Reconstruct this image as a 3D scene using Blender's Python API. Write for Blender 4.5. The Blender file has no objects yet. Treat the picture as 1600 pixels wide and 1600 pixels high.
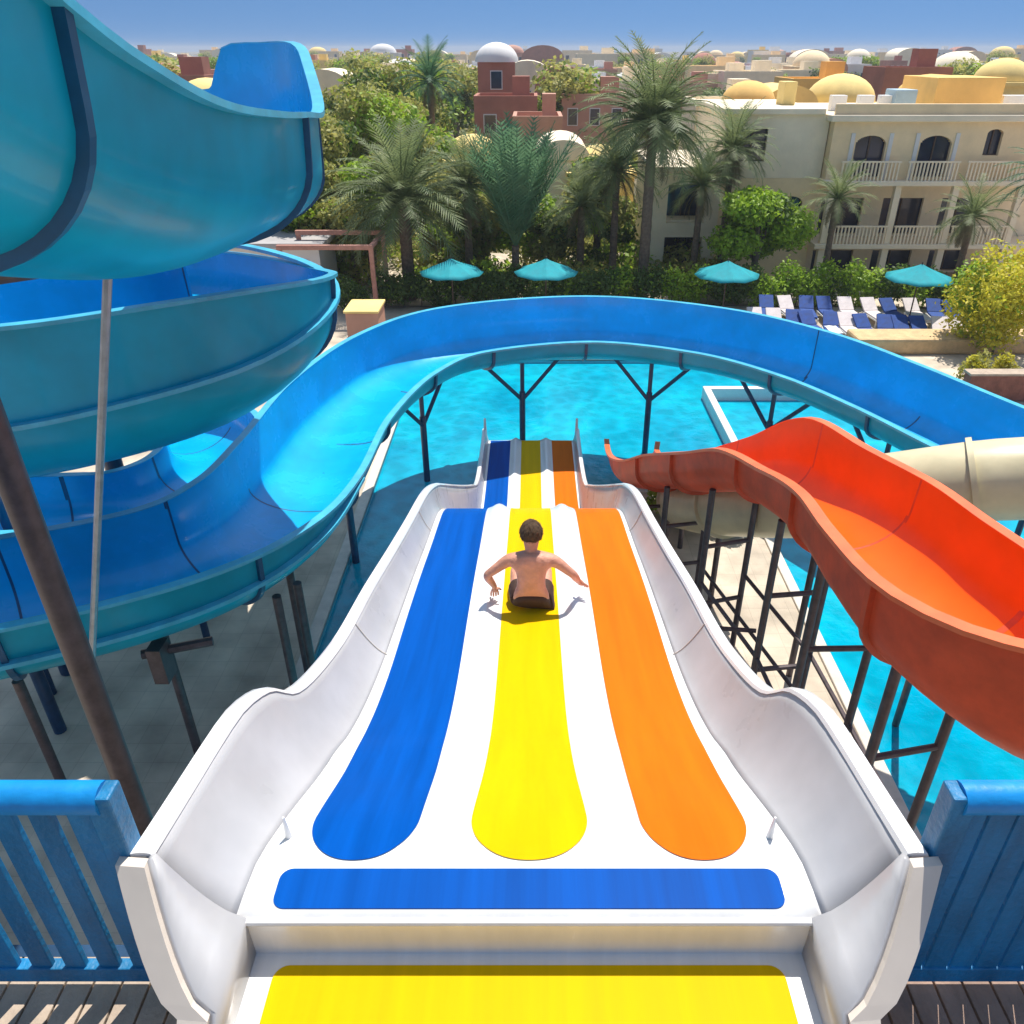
import bpy, bmesh, math, random
import numpy as np
from mathutils import Vector, Matrix
R = math.radians
SC = bpy.context.scene
COL = SC.collection

# ------------------------------------------------------------------ camera
CAM_Z, PITCH, YAW, FPX = 10.0, R(30.4), 0.0, 1234.0
cd = bpy.data.cameras.new('camera'); cam = bpy.data.objects.new('camera', cd); COL.objects.link(cam)
cam.location = (0, 0, CAM_Z); cam.rotation_euler = (R(90) - PITCH, 0, YAW)
cd.sensor_width = 36; cd.lens = 36 * FPX / 1600; cd.shift_x = -30/1600; cd.clip_start = .05; cd.clip_end = 6000
SC.camera = cam
SC.render.resolution_x = SC.render.resolution_y = 1024

# ------------------------------------------------------------------ sky and sun
SUN_EL, SUN_AZ = R(66), R(22)          # azimuth: degrees to the right of straight ahead (+Y)
w = bpy.data.worlds.new('World'); SC.world = w; w.use_nodes = True
wn = w.node_tree.nodes; wl = w.node_tree.links
for n in list(wn): wn.remove(n)
sky = wn.new('ShaderNodeTexSky'); sky.sky_type = 'NISHITA'; sky.sun_disc = False
sky.sun_elevation = SUN_EL; sky.sun_rotation = SUN_AZ
sky.air_density = 1.0; sky.dust_density = 0.3; sky.ozone_density = 1.0; sky.altitude = 0
tcw = wn.new('ShaderNodeTexCoord'); vm = wn.new('ShaderNodeVectorMath'); vm.operation = 'ADD'; vm.inputs[1].default_value = (0, 0, .26)
wl.new(tcw.outputs['Generated'], vm.inputs[0]); wl.new(vm.outputs[0], sky.inputs[0])
tint = wn.new('ShaderNodeMix'); tint.data_type = 'RGBA'; tint.blend_type = 'MULTIPLY'
tint.inputs[0].default_value = 1; sp = wn.new('ShaderNodeSeparateXYZ'); wl.new(tcw.outputs['Generated'], sp.inputs[0])
hz = wn.new('ShaderNodeMapRange'); hz.interpolation_type = 'SMOOTHSTEP'; hz.inputs[1].default_value = .10; hz.inputs[2].default_value = .40; wl.new(sp.outputs[2], hz.inputs[0])
tm = wn.new('ShaderNodeMix'); tm.data_type = 'RGBA'; tm.inputs[6].default_value = (.27, .39, .49, 1); tm.inputs[7].default_value = (1.0, .92, .80, 1)
wl.new(hz.outputs[0], tm.inputs[0]); wl.new(tm.outputs[2], tint.inputs[7])
bg = wn.new('ShaderNodeBackground'); bg.inputs[1].default_value = .15
wo = wn.new('ShaderNodeOutputWorld')
wl.new(sky.outputs[0], tint.inputs[6]); wl.new(tint.outputs[2], bg.inputs[0]); wl.new(bg.outputs[0], wo.inputs[0])
sd = bpy.data.lights.new('sun', 'SUN'); sd.energy = 4.2; sd.angle = R(.5); sd.color = (1, .955, .88)
sun = bpy.data.objects.new('sun', sd); COL.objects.link(sun)
sdir = Vector((math.sin(SUN_AZ) * math.cos(SUN_EL), math.cos(SUN_AZ) * math.cos(SUN_EL), math.sin(SUN_EL)))
sun.rotation_euler = (-sdir).to_track_quat('-Z', 'Y').to_euler()
SC.view_settings.view_transform = 'Standard'; SC.view_settings.look = 'None'
SC.view_settings.exposure = 0.55; SC.view_settings.gamma = 1; SC.view_settings.use_curve_mapping = False
SC.render.engine = 'CYCLES'

# ------------------------------------------------------------------ helpers
def ray(px, py):
    d = Vector(((px - 830) / FPX, -(py - 800) / FPX, -1))
    return (cam.rotation_euler.to_matrix() @ d)
def PZ(px, py, z):                      # point of that sight line at height z
    d = ray(px, py); t = (z - CAM_Z) / d.z; return Vector((d.x * t, d.y * t, z))
def PY(px, py, Y):                      # point of that sight line at distance Y
    d = ray(px, py); t = Y / d.y; return Vector((d.x * t, Y, CAM_Z + d.z * t))

def tag(o, label=None, cat=None, group=None, kind=None):
    if label: o['label'] = label
    if cat: o['category'] = cat
    if group: o['group'] = group
    if kind: o['kind'] = kind
    return o
def empty(name, loc=(0, 0, 0), rz=0):
    o = bpy.data.objects.new(name, None); COL.objects.link(o); o.location = loc; o.rotation_euler = (0, 0, rz)
    o.empty_display_size = .2
    return o
def kids(o): return [c for c in bpy.data.objects if c.parent == o]
def copy_tree(o, parent=None):
    c = o.copy(); COL.objects.link(c)
    if parent: c.parent = parent
    for ch in kids(o): copy_tree(ch, c)
    return c

class MB:
    """collects faces of one mesh"""
    def __init__(s): s.v = []; s.f = []; s.m = []; s.cur = 0
    def add(s, vs, fs):
        n = len(s.v); s.v += [tuple(p) for p in vs]
        s.f += [tuple(i + n for i in f) for f in fs]; s.m += [s.cur] * len(fs)
        return s
    def box(s, a, b, rz=0, piv=None):
        x0, y0, z0 = a; x1, y1, z1 = b
        vs = [Vector(p) for p in ((x0,y0,z0),(x1,y0,z0),(x1,y1,z0),(x0,y1,z0),(x0,y0,z1),(x1,y0,z1),(x1,y1,z1),(x0,y1,z1))]
        if rz:
            c = Vector(piv) if piv else (vs[0] + vs[6]) / 2; M = Matrix.Rotation(rz, 3, 'Z')
            vs = [c + M @ (v - c) for v in vs]
        return s.add(vs, [(0,3,2,1),(4,5,6,7),(0,1,5,4),(1,2,6,5),(2,3,7,6),(3,0,4,7)])
    def tube(s, pts, r, n=10, caps=True):
        pts = [Vector(p) for p in pts]
        rs = r if isinstance(r, (list, tuple)) else [r] * len(pts)
        vs = []; fs = []
        up = Vector((0, 0, 1))
        for i, p in enumerate(pts):
            t = (pts[min(i + 1, len(pts) - 1)] - pts[max(i - 1, 0)]).normalized()
            a = t.cross(up)
            if a.length < .05: a = t.cross(Vector((0, 1, 0)))
            a.normalize(); b = a.cross(t)
            for k in range(n):
                th = 2 * math.pi * k / n
                vs.append(p + (a * math.cos(th) + b * math.sin(th)) * rs[i])
        for i in range(len(pts) - 1):
            for k in range(n):
                fs.append((i*n+k, i*n+(k+1)%n, (i+1)*n+(k+1)%n, (i+1)*n+k))
        if caps:
            fs.append(tuple(range(n))); fs.append(tuple(reversed(range((len(pts)-1)*n, len(pts)*n))))
        return s.add(vs, fs)
    def build(s, name, mats, parent=None, smooth=False, bevel=0, ang=40, face=None):
        me = bpy.data.meshes.new(name); me.from_pydata(s.v, [], s.f)
        if not isinstance(mats, (list, tuple)): mats = [mats]
        for m in mats: me.materials.append(m)
        if len(mats) > 1: me.polygons.foreach_set('material_index', s.m)
        bm = bmesh.new(); bm.from_mesh(me); bmesh.ops.recalc_face_normals(bm, faces=bm.faces)
        if face is not None and sum((f.normal.dot(Vector(face))*f.calc_area() for f in bm.faces)) < 0: bmesh.ops.reverse_faces(bm, faces=bm.faces)
        bm.to_mesh(me); bm.free()
        if smooth:
            me.polygons.foreach_set('use_smooth', [True] * len(me.polygons))
            try: me.set_sharp_from_angle(angle=R(ang))
            except Exception: pass
        me.update()
        o = bpy.data.objects.new(name, me); COL.objects.link(o)
        if bevel:
            b = o.modifiers.new('bevel', 'BEVEL'); b.width = bevel; b.segments = 2; b.limit_method = 'ANGLE'
        if parent: o.parent = parent
        return o

def crom(pts, step):
    """Catmull-Rom through rows of numbers (first three are x,y,z), resampled every step metres"""
    P = [np.array(p, float) for p in pts]
    P = [2 * P[0] - P[1]] + P + [2 * P[-1] - P[-2]]
    out = []
    for i in range(1, len(P) - 2):
        n = max(2, int(np.linalg.norm((P[i + 1] - P[i])[:3]) / step))
        for k in range(n):
            t = k / n
            out.append(.5 * (2*P[i] + (P[i+1]-P[i-1])*t + (2*P[i-1]-5*P[i]+4*P[i+1]-P[i+2])*t*t + (3*P[i]-P[i-1]-3*P[i+1]+P[i+2])*t**3))
    out.append(P[-2]); return out

# ------------------------------------------------------------------ materials
def mat(name, col, rough=.5, var=.12, scale=3.0, bump=0.0, bscale=20, metal=0, spec=.5, coat=0, col2=None, detail=4, streak=None, transl=0):
    m = bpy.data.materials.new(name); m.use_nodes = True; nt = m.node_tree; N = nt.nodes; L = nt.links
    b = N['Principled BSDF']; b.inputs['Roughness'].default_value = rough; b.inputs['Metallic'].default_value = metal
    b.inputs['Specular IOR Level'].default_value = spec
    if coat: b.inputs['Coat Weight'].default_value = coat; b.inputs['Coat Roughness'].default_value = .08
    tc = N.new('ShaderNodeTexCoord'); mp = N.new('ShaderNodeMapping'); L.new(tc.outputs['Object'], mp.inputs[0])
    if streak: mp.inputs['Scale'].default_value = streak
    nz = N.new('ShaderNodeTexNoise'); nz.inputs['Scale'].default_value = scale; nz.inputs['Detail'].default_value = detail
    nz.inputs['Roughness'].default_value = .62
    L.new(mp.outputs[0], nz.inputs[0])
    mr = N.new('ShaderNodeMapRange'); mr.inputs[1].default_value = .3; mr.inputs[2].default_value = .7
    L.new(nz.outputs[0], mr.inputs[0])
    mx = N.new('ShaderNodeMix'); mx.data_type = 'RGBA'
    c = Vector(col)
    c2 = Vector(col2) if col2 else c * (1 + var)
    c1 = c if col2 else c * (1 - var)
    mx.inputs[6].default_value = (*c1, 1); mx.inputs[7].default_value = (*[min(x, 1) for x in c2], 1)
    L.new(mr.outputs[0], mx.inputs[0]); L.new(mx.outputs[2], b.inputs['Base Color'])
    rr = N.new('ShaderNodeMapRange'); rr.inputs[3].default_value = max(rough - .07, .02); rr.inputs[4].default_value = min(rough + .1, 1)
    L.new(nz.outputs[0], rr.inputs[0]); L.new(rr.outputs[0], b.inputs['Roughness'])
    if bump:
        n2 = N.new('ShaderNodeTexNoise'); n2.inputs['Scale'].default_value = bscale; n2.inputs['Detail'].default_value = 5
        L.new(tc.outputs['Object'], n2.inputs[0])
        bp = N.new('ShaderNodeBump'); bp.inputs['Strength'].default_value = bump; bp.inputs['Distance'].default_value = .05
        L.new(n2.outputs[0], bp.inputs['Height']); L.new(bp.outputs[0], b.inputs['Normal'])
    if transl:
        tr = N.new('ShaderNodeBsdfTranslucent'); L.new(mx.outputs[2], tr.inputs[0])
        ms = N.new('ShaderNodeMixShader'); ms.inputs[0].default_value = transl
        L.new(b.outputs[0], ms.inputs[1]); L.new(tr.outputs[0], ms.inputs[2])
        L.new(ms.outputs[0], N['Material Output'].inputs[0])
    return m

M = {}
M['white_gel'] = mat('white_gelcoat', (.76, .75, .74), .22, .07, 2.0, bump=.03, bscale=4, streak=(4, .3, 1), coat=.25)
M['fibre'] = mat('unpainted_fibreglass', (.66, .65, .66), .28, .09, 1.6, bump=.05, bscale=4, coat=.2, transl=.35)
M['white_edge'] = mat('white_raw_edge', (.64, .56, .48), .6, .06, 3)
M['lane_blue'] = mat('blue_lane', (.0005, .070, .34), .42, .18, 1.6, streak=(6, .2, 1), spec=.03)
M['lane_yellow'] = mat('yellow_lane', (.70, .42, .001), .5, .08, 1.6, streak=(5, .25, 1), spec=.03)
M['lane_orange'] = mat('orange_lane', (.66, .14, .006), .5, .12, 1.6, streak=(5, .25, 1), spec=.03)
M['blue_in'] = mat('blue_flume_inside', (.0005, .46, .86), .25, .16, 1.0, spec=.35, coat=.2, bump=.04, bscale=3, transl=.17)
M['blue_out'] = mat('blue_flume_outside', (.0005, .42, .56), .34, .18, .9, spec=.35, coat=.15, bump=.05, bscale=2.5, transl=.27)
M['blue_lip'] = mat('blue_flume_lip', (.06, .42, .60), .3, .18, 3)
M['seam'] = mat('flume_seam', (.002, .075, .17), .45, .2, 4)
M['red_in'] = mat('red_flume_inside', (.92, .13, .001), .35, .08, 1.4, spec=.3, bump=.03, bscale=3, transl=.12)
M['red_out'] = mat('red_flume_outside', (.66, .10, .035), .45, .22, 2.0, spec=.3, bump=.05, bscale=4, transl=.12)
M['red_lip'] = mat('red_flume_lip', (.80, .16, .05), .35, .15, 3)
M['cream'] = mat('cream_flume', (.66, .58, .36), .35, .12, 1.5, bump=.05, bscale=3)
M['steel'] = mat('dark_steel', (.085, .065, .07), .45, .35, 6, metal=.2)
M['galv'] = mat('galvanised_steel', (.33, .36, .40), .4, .2, 8, metal=.6)
M['blue_steel'] = mat('blue_painted_steel', (.008, .05, .12), .4, .3, 5)
M['fence_blue'] = mat('blue_painted_wood', (.003, .17, .37), .5, .35, 5, streak=(1, 1, .25), bump=.25, bscale=30)
M['rail_blue'] = mat('bright_blue_rail', (.003, .24, .60), .4, .18, 4, bump=.1)
M['board'] = mat('weathered_boards', (.30, .20, .15), .75, .3, 7, bump=.4, streak=(1, .2, 1))
M['board_light'] = mat('pale_paving', (.42, .33, .25), .75, .2, 5, bump=.3)
M['hair'] = mat('brown_hair', (.085, .042, .014), .7, .3, 40, bump=.5, bscale=90)
M['skin'] = mat('tanned_skin', (.62, .29, .19), .5, .18, 9, bump=.25, bscale=25)
M['shorts'] = mat('dark_shorts', (.05, .022, .014), .8, .2, 20, bump=.2)
M['teal_cloth'] = mat('teal_canvas', (.01, .36, .42), .8, .15, 3, transl=.15)
M['wood'] = mat('dark_wood', (.10, .06, .04), .7, .25, 10)
M['pink_wood'] = mat('faded_red_paint', (.42, .20, .15), .7, .2, 6)
M['white_paint'] = mat('white_paint', (.78, .77, .74), .5, .06, 4)
M['blue_mat'] = mat('navy_cushion', (.015, .06, .25), .8, .25, 5)
M['towel'] = mat('pale_towel', (.70, .62, .60), .9, .1, 6)
M['sand'] = mat('sand_stone', (.60, .42, .22), .85, .2, 3, bump=.4)
M['brick'] = mat('red_brown_brick', (.25, .10, .07), .8, .3, 4, bump=.4)
M['bark'] = mat('palm_bark', (.17, .12, .085), .9, .35, 9, bump=.8, bscale=14)
M['bark2'] = mat('grey_bark', (.14, .11, .085), .9, .3, 9, bump=.6, bscale=10)
M['frond'] = mat('palm_frond', (.13, .19, .07), .55, .3, .7, col2=(.30, .34, .14), transl=.4)
M['frond_dry'] = mat('dry_frond', (.19, .16, .085), .7, .3, .7, col2=(.26, .21, .12), transl=.4)
M['frond_dark'] = mat('dark_palm_frond', (.05, .16, .08), .55, .3, .7, col2=(.13, .26, .12), transl=.4)
M['frond_slim'] = mat('blue_green_frond', (.09, .22, .11), .55, .3, .7, col2=(.22, .34, .17), transl=.4)
M['leaf'] = mat('olive_leaf', (.27, .30, .05), .6, .3, .5, col2=(.55, .50, .15), transl=.45)
M['leaf_bright'] = mat('bright_green_leaf', (.22, .38, .02), .55, .3, .9, col2=(.42, .58, .04), transl=.45)
M['leaf_dark'] = mat('dark_green_leaf', (.06, .12, .02), .6, .3, .8, col2=(.17, .25, .055), transl=.45)
M['leaf_yellow'] = mat('yellow_green_leaf', (.50, .46, .02), .6, .3, 1.2, col2=(.75, .66, .06), transl=.45)
M['wall_beige'] = mat('beige_render', (.90, .69, .42), .85, .10, .8, bump=.15, bscale=8)
M['wall_pale'] = mat('pale_render', (.90, .77, .57), .85, .08, .9, bump=.15, bscale=8)
M['wall_ochre'] = mat('ochre_render', (.85, .52, .16), .85, .12, .6, bump=.15, bscale=8)
M['wall_yellow'] = mat('yellow_render', (.86, .64, .24), .85, .12, .6, bump=.15, bscale=8)
M['wall_red'] = mat('red_render', (.40, .17, .12), .85, .15, .6, bump=.15, bscale=8)
M['wall_pink'] = mat('pink_render', (.52, .28, .20), .85, .12, .6)
M['wall_white'] = mat('white_render', (.74, .72, .70), .8, .06, .8)
M['glass'] = mat('dark_window_glass', (.012, .022, .055), .12, .3, 1.5, spec=.6)
M['flat_roof'] = mat('grey_roof', (.40, .38, .37), .85, .15, .7)
M['tank'] = mat('pale_blue_tank', (.35, .48, .55), .5, .1, 2)

# ------------------------------------------------------------------ the setting
def sheet(name, x0, y0, x1, y1, z, m, thick=.3, kind='structure'):
    o = MB().box((x0, y0, z - thick), (x1, y1, z)).build(name, m); tag(o, kind=kind); return o

def ground_mat():
    m = mat('dry_ground', (.30, .235, .155), .95, .2, .05, bump=.3, bscale=1, col2=(.075, .085, .030), detail=8)
    return m
g = MB()
# ground as one sheet to the horizon, with the pool basin cut out of it (frame of quads round the basin)
BX0, BX1, BY0, BY1 = -4.15, 13.5, 5.2, 28.2
g.add([(-2500,-300,0),(2500,-300,0),(2500,3500,0),(-2500,3500,0),(-60,-20,0),(60,-20,0),(60,46,0),(-60,46,0)],
      [(0,1,5,4),(1,2,6,5),(2,3,7,6),(3,0,4,7)])
tag(g.build('ground', ground_mat()), kind='structure')

def deck_mat():
    m = bpy.data.materials.new('deck_paving'); m.use_nodes = True; nt = m.node_tree; N = nt.nodes; L = nt.links
    b = N['Principled BSDF']; b.inputs['Roughness'].default_value = .8
    tc = N.new('ShaderNodeTexCoord')
    br = N.new('ShaderNodeTexBrick'); br.inputs['Scale'].default_value = 2.2
    br.inputs['Color1'].default_value = (.62, .52, .40, 1); br.inputs['Color2'].default_value = (.57, .475, .365, 1)
    br.inputs['Mortar'].default_value = (.48, .40, .31, 1); br.inputs['Mortar Size'].default_value = .012
    br.inputs['Brick Width'].default_value = .9; br.inputs['Row Height'].default_value = .9; br.offset = 0
    L.new(tc.outputs['Object'], br.inputs[0])
    nz = N.new('ShaderNodeTexNoise'); nz.inputs['Scale'].default_value = .9; nz.inputs['Detail'].default_value = 8; L.new(tc.outputs['Object'], nz.inputs[0])
    mr = N.new('ShaderNodeMapRange'); mr.inputs[1].default_value = .3; mr.inputs[2].default_value = .7; mr.inputs[3].default_value = .6; mr.inputs[4].default_value = 1.2
    L.new(nz.outputs[0], mr.inputs[0])
    mx = N.new('ShaderNodeMix'); mx.data_type = 'RGBA'; mx.blend_type = 'MULTIPLY'; mx.inputs[0].default_value = 1
    L.new(br.outputs[0], mx.inputs[6]); L.new(mr.outputs[0], mx.inputs[7]); L.new(mx.outputs[2], b.inputs['Base Color'])
    bp = N.new('ShaderNodeBump'); bp.inputs['Strength'].default_value = .3; bp.inputs['Distance'].default_value = .01
    L.new(br.outputs[1], bp.inputs['Height']); bp.invert = True; L.new(bp.outputs[0], b.inputs['Normal'])
    return m
M['deck'] = deck_mat()
dk = MB()
def dquad(x0, y0, x1, y1, z=.004): dk.add([(x0,y0,z),(x1,y0,z),(x1,y1,z),(x0,y1,z)], [(0,1,2,3)])
dquad(-60,-20,-4.15,46); dquad(-4.15,-20,60,5.2); dquad(-4.15,28.2,60,46); dquad(13.5,5.2,60,28.2)
dquad(1.2,5.2,5.72,18.2)                      # tongue of deck under the slides
dk.add([(-4.15,28.2,.004),(-4.15,28.2,-1)], [])
tag(dk.build('pool_deck', M['deck']), kind='structure')
# basin walls
bw = MB()
def wallq(a, b): bw.add([(*a,-1.2),(*b,-1.2),(*b,0),(*a,0)], [(0,1,2,3)])
for a, b in [((-4.15,5.2),(-4.15,28.2)),((-4.15,28.2),(13.5,28.2)),((13.5,28.2),(13.5,5.2)),((-4.15,5.2),(1.2,5.2)),((1.2,5.2),(1.2,18.2)),((1.2,18.2),(5.72,18.2)),((5.72,18.2),(5.72,5.2)),((5.72,5.2),(13.5,5.2))]: wallq(a, b)
M['tile'] = mat('pool_tile', (.10, .50, .60), .3, .1, 6)
tag(bw.build('pool_basin', M['tile']), kind='structure')

def water_mat():
    m = bpy.data.materials.new('pool_water'); m.use_nodes = True; nt = m.node_tree; N = nt.nodes; L = nt.links
    b = N['Principled BSDF']; b.inputs['Roughness'].default_value = .06; b.inputs['IOR'].default_value = 1.33
    tc = N.new('ShaderNodeTexCoord')
    nz = N.new('ShaderNodeTexNoise'); nz.inputs['Scale'].default_value = .35; nz.inputs['Detail'].default_value = 6; L.new(tc.outputs['Object'], nz.inputs[0])
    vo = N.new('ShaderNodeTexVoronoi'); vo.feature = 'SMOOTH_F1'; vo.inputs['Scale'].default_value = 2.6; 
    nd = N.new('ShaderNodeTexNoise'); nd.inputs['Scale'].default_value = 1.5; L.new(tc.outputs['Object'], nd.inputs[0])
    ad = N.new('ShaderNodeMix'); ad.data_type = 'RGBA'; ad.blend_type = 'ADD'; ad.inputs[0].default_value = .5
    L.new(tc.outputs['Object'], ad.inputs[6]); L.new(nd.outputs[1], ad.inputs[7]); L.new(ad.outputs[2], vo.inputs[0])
    cr = N.new('ShaderNodeValToRGB'); e = cr.color_ramp.elements
    e[0].position = .30; e[0].color = (.0, .27, .42, 1); e[1].position = .72; e[1].color = (.002, .42, .55, 1)
    L.new(nz.outputs[0], cr.inputs[0])
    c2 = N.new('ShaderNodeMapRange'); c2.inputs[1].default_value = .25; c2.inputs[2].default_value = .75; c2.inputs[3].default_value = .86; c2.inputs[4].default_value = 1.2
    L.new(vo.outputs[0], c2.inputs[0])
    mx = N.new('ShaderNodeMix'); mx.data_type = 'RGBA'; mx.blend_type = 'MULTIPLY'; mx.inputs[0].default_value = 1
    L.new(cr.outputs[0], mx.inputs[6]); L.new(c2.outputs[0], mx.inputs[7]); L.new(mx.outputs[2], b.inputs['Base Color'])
    n3 = N.new('ShaderNodeTexNoise'); n3.inputs['Scale'].default_value = 5; n3.inputs['Detail'].default_value = 4; L.new(tc.outputs['Object'], n3.inputs[0])
    bp = N.new('ShaderNodeBump'); bp.inputs['Strength'].default_value = .35; bp.inputs['Distance'].default_value = .06
    L.new(n3.outputs[0], bp.inputs['Height']); L.new(bp.outputs[0], b.inputs['Normal'])
    return m
M['water'] = water_mat()
wt = MB()
for a in [(-4.15,5.2,1.2,18.2),(5.72,5.2,13.5,18.2),(-4.15,18.2,13.5,28.2)]:
    x0,y0,x1,y1 = a; wt.add([(x0,y0,-.12),(x1,y0,-.12),(x1,y1,-.12),(x0,y1,-.12)], [(0,1,2,3)])
tag(wt.build('pool_water', M['water']), kind='structure')
# coping round the pool
cp = MB()
def cope(x0,y0,x1,y1): cp.box((x0,y0,-.05),(x1,y1,.06))
cope(-4.40,5.2,-4.15,28.2); cope(-4.40,28.2,13.75,28.45); cope(13.5,5.2,13.75,28.2)
cope(1.2,5.2,1.42,18.2); cope(1.42,17.98,5.5,18.2); cope(5.5,5.2,5.72,18.2)
tag(cp.build('pool_coping', mat('pale_coping', (.62,.56,.48), .7, .12, 4), bevel=.02), kind='structure')
pw = MB(); pw.box((5.72,18.2,-1.0),(5.95,24.6,.30)); pw.box((5.72,24.6,-1.0),(10.6,24.85,.30)); 
o = pw.build('pool_wall', M['white_paint'], bevel=.03)
tag(o, 'low white L-shaped wall dividing the turquoise pool, beyond the red slide', 'wall')

# ------------------------------------------------------------------ white three-lane slide
ws = empty('multi_lane_slide', (0, 2.2, 6.25))
tag(ws, 'white racing slide with one blue, one yellow and one orange lane, straight ahead', 'water slide')
ws_off = Vector((0, 2.2, 6.25))
XC = -.01
ST = [ # Y, floor z, floor half width, rim x, rim z
 (2.21,6.5,1.34,1.650,6.970),
 (2.5,6.495,1.33,1.650,6.910),
 (2.75,6.43,1.3,1.650,6.860),
 (3,6.32,1.28,1.650,6.810),
 (3.3,6.17,1.26,1.640,6.750),
 (3.52,6.07,1.25,1.610,6.670),
 (3.66,6.01,1.25,1.580,6.580),
 (3.8,5.95,1.24,1.540,6.420),
 (3.98,5.87,1.23,1.510,6.310),
 (4.4,5.72,1.22,1.490,6.130),
 (5,5.57,1.21,1.470,5.930),
 (5.9,5.41,1.2,1.440,5.740),
 (6.8,5.23,1.2,1.390,5.550),
 (7.8,5,1.2,1.360,5.310),
 (8.6,4.83,1.2,1.340,5.130),
 (9.1,4.68,1.2,1.320,5.000),
 (9.8,4.28,1.2,1.310,4.700),
 (11,3.3,1.2,1.360,4.050),
 (12.5,2.1,1.2,1.340,3.220),
 (14,1.15,1.2,1.320,2.400),
 (15.5,0.56,1.2,1.300,1.600),
 (17,0.33,1.2,1.290,0.860),
 (18.5,0.3,1.2,1.280,0.660),
 (20,0.3,1.2,1.280,0.620),
 (20.6,0.3,1.2,1.280,0.660),
]
arr = np.array(ST)
# smooth resample
dens = crom([(r[0],0,0,*r[1:]) for r in ST], .14)
dens = [(d[0], *d[3:]) for d in dens]
def st_at(Y):
    ys = [d[0] for d in dens]
    return [np.interp(Y, ys, [d[k] for d in dens]) for k in range(1, 5)]
def ridge(x, Y):                      # soft mounds between the lanes
    k = min(max((Y - 2.5) / .9, 0), 1)
    return k * .085 * (math.exp(-((x - .43) / .10) ** 2) + math.exp(-((x + .43) / .10) ** 2))
def ws_floor(x, Y):
    fz, fw, rx, rz = st_at(Y); return fz + ridge(x, Y)
XS = [-1, -.9, -.72, -.6, -.52, -.47, -.43, -.39, -.34, -.26, -.12, 0, .12, .26, .34, .39, .43, .47, .52, .6, .72, .9, 1]
TS = (1, .86, .72, .58, .44, .31, .19, .10, .04)
def wallx(fw, rx, t): return fw + (rx - fw) * (t ** .75)
flo = []; wal = {-1: [], 1: []}; rim = {-1: [], 1: []}
for d in dens:
    Y, fz, fw, rx, rz = d; H = rz - fz
    W_ = [(wallx(fw, rx, t), fz + H * t ** 1.2) for t in TS]
    LP = [(rx - .012, rz - .012), (rx, rz + .012), (rx + .04, rz + .02), (rx + .085, rz + .01), (rx + .105, rz - .03), (rx + .10, rz - .12), (rx + .085, rz - .12), (rx + .085, rz - .04), (rx + .03, rz - .02)]
    mid = [(x * (fw + .012) if abs(x) > .65 else x, fz + ridge(x if abs(x) <= .65 else 2, Y)) for x in XS]
    a_ = W_[-1]
    flo.append([(XC - a_[0], Y, a_[1])] + [(XC + x, Y, z) for x, z in mid] + [(XC + a_[0], Y, a_[1])])
    for s_ in (-1, 1):
        wal[s_].append([(XC + s_*x, Y, z) for x, z in W_]); rim[s_].append([(XC + s_*x, Y, z) for x, z in LP])
def loft(rows, closed=False):
    n = len(rows[0]); mb = MB(); vs = [Vector(p) - ws_off for r in rows for p in r]; m = n if closed else n - 1
    mb.add(vs, [(i*n+k, i*n+(k+1)%n, (i+1)*n+(k+1)%n, (i+1)*n+k) for i in range(len(rows)-1) for k in range(m)])
    if closed: mb.add(vs[:n], [tuple(range(n))]); mb.add(vs[-n:], [tuple(range(n))])
    return mb
o = loft(flo).build('slide_bed', M['white_gel'], ws, smooth=True, ang=50, face=(0,0,1)); so = o.modifiers.new('s','SOLIDIFY'); so.thickness = .03; so.offset = -1
for s_ in (-1, 1):
    o = loft(wal[s_]).build('side_wall', M['fibre'], ws, smooth=True, ang=50, face=(-s_*.6,0,1)); so = o.modifiers.new('s','SOLIDIFY'); so.thickness = .02; so.offset = -1
    loft(rim[s_], True).build('rim', M['white_gel'], ws, smooth=True, ang=50)
# entry tub: lower step, riser and sloping ends
tub = MB()
yq = [(1.15, 1.30), (1.85, 1.34), (2.19, 1.34)]
def loc(p): return Vector(p) - ws_off
tub.add([loc(p) for p in ((XC-1.30,1.0,6.25),(XC+1.30,1.0,6.25),(XC+1.36,2.20,6.25),(XC-1.36,2.20,6.25),(XC-1.36,2.20,6.50),(XC+1.36,2.20,6.50))],
        [(0,1,2,3),(3,2,5,4)])
tb = tub.build('entry_step', M['white_gel'], ws, bevel=0, face=(0,-.5,1))
so = tb.modifiers.new('s', 'SOLIDIFY'); so.thickness = .04; so.offset = -1
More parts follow.
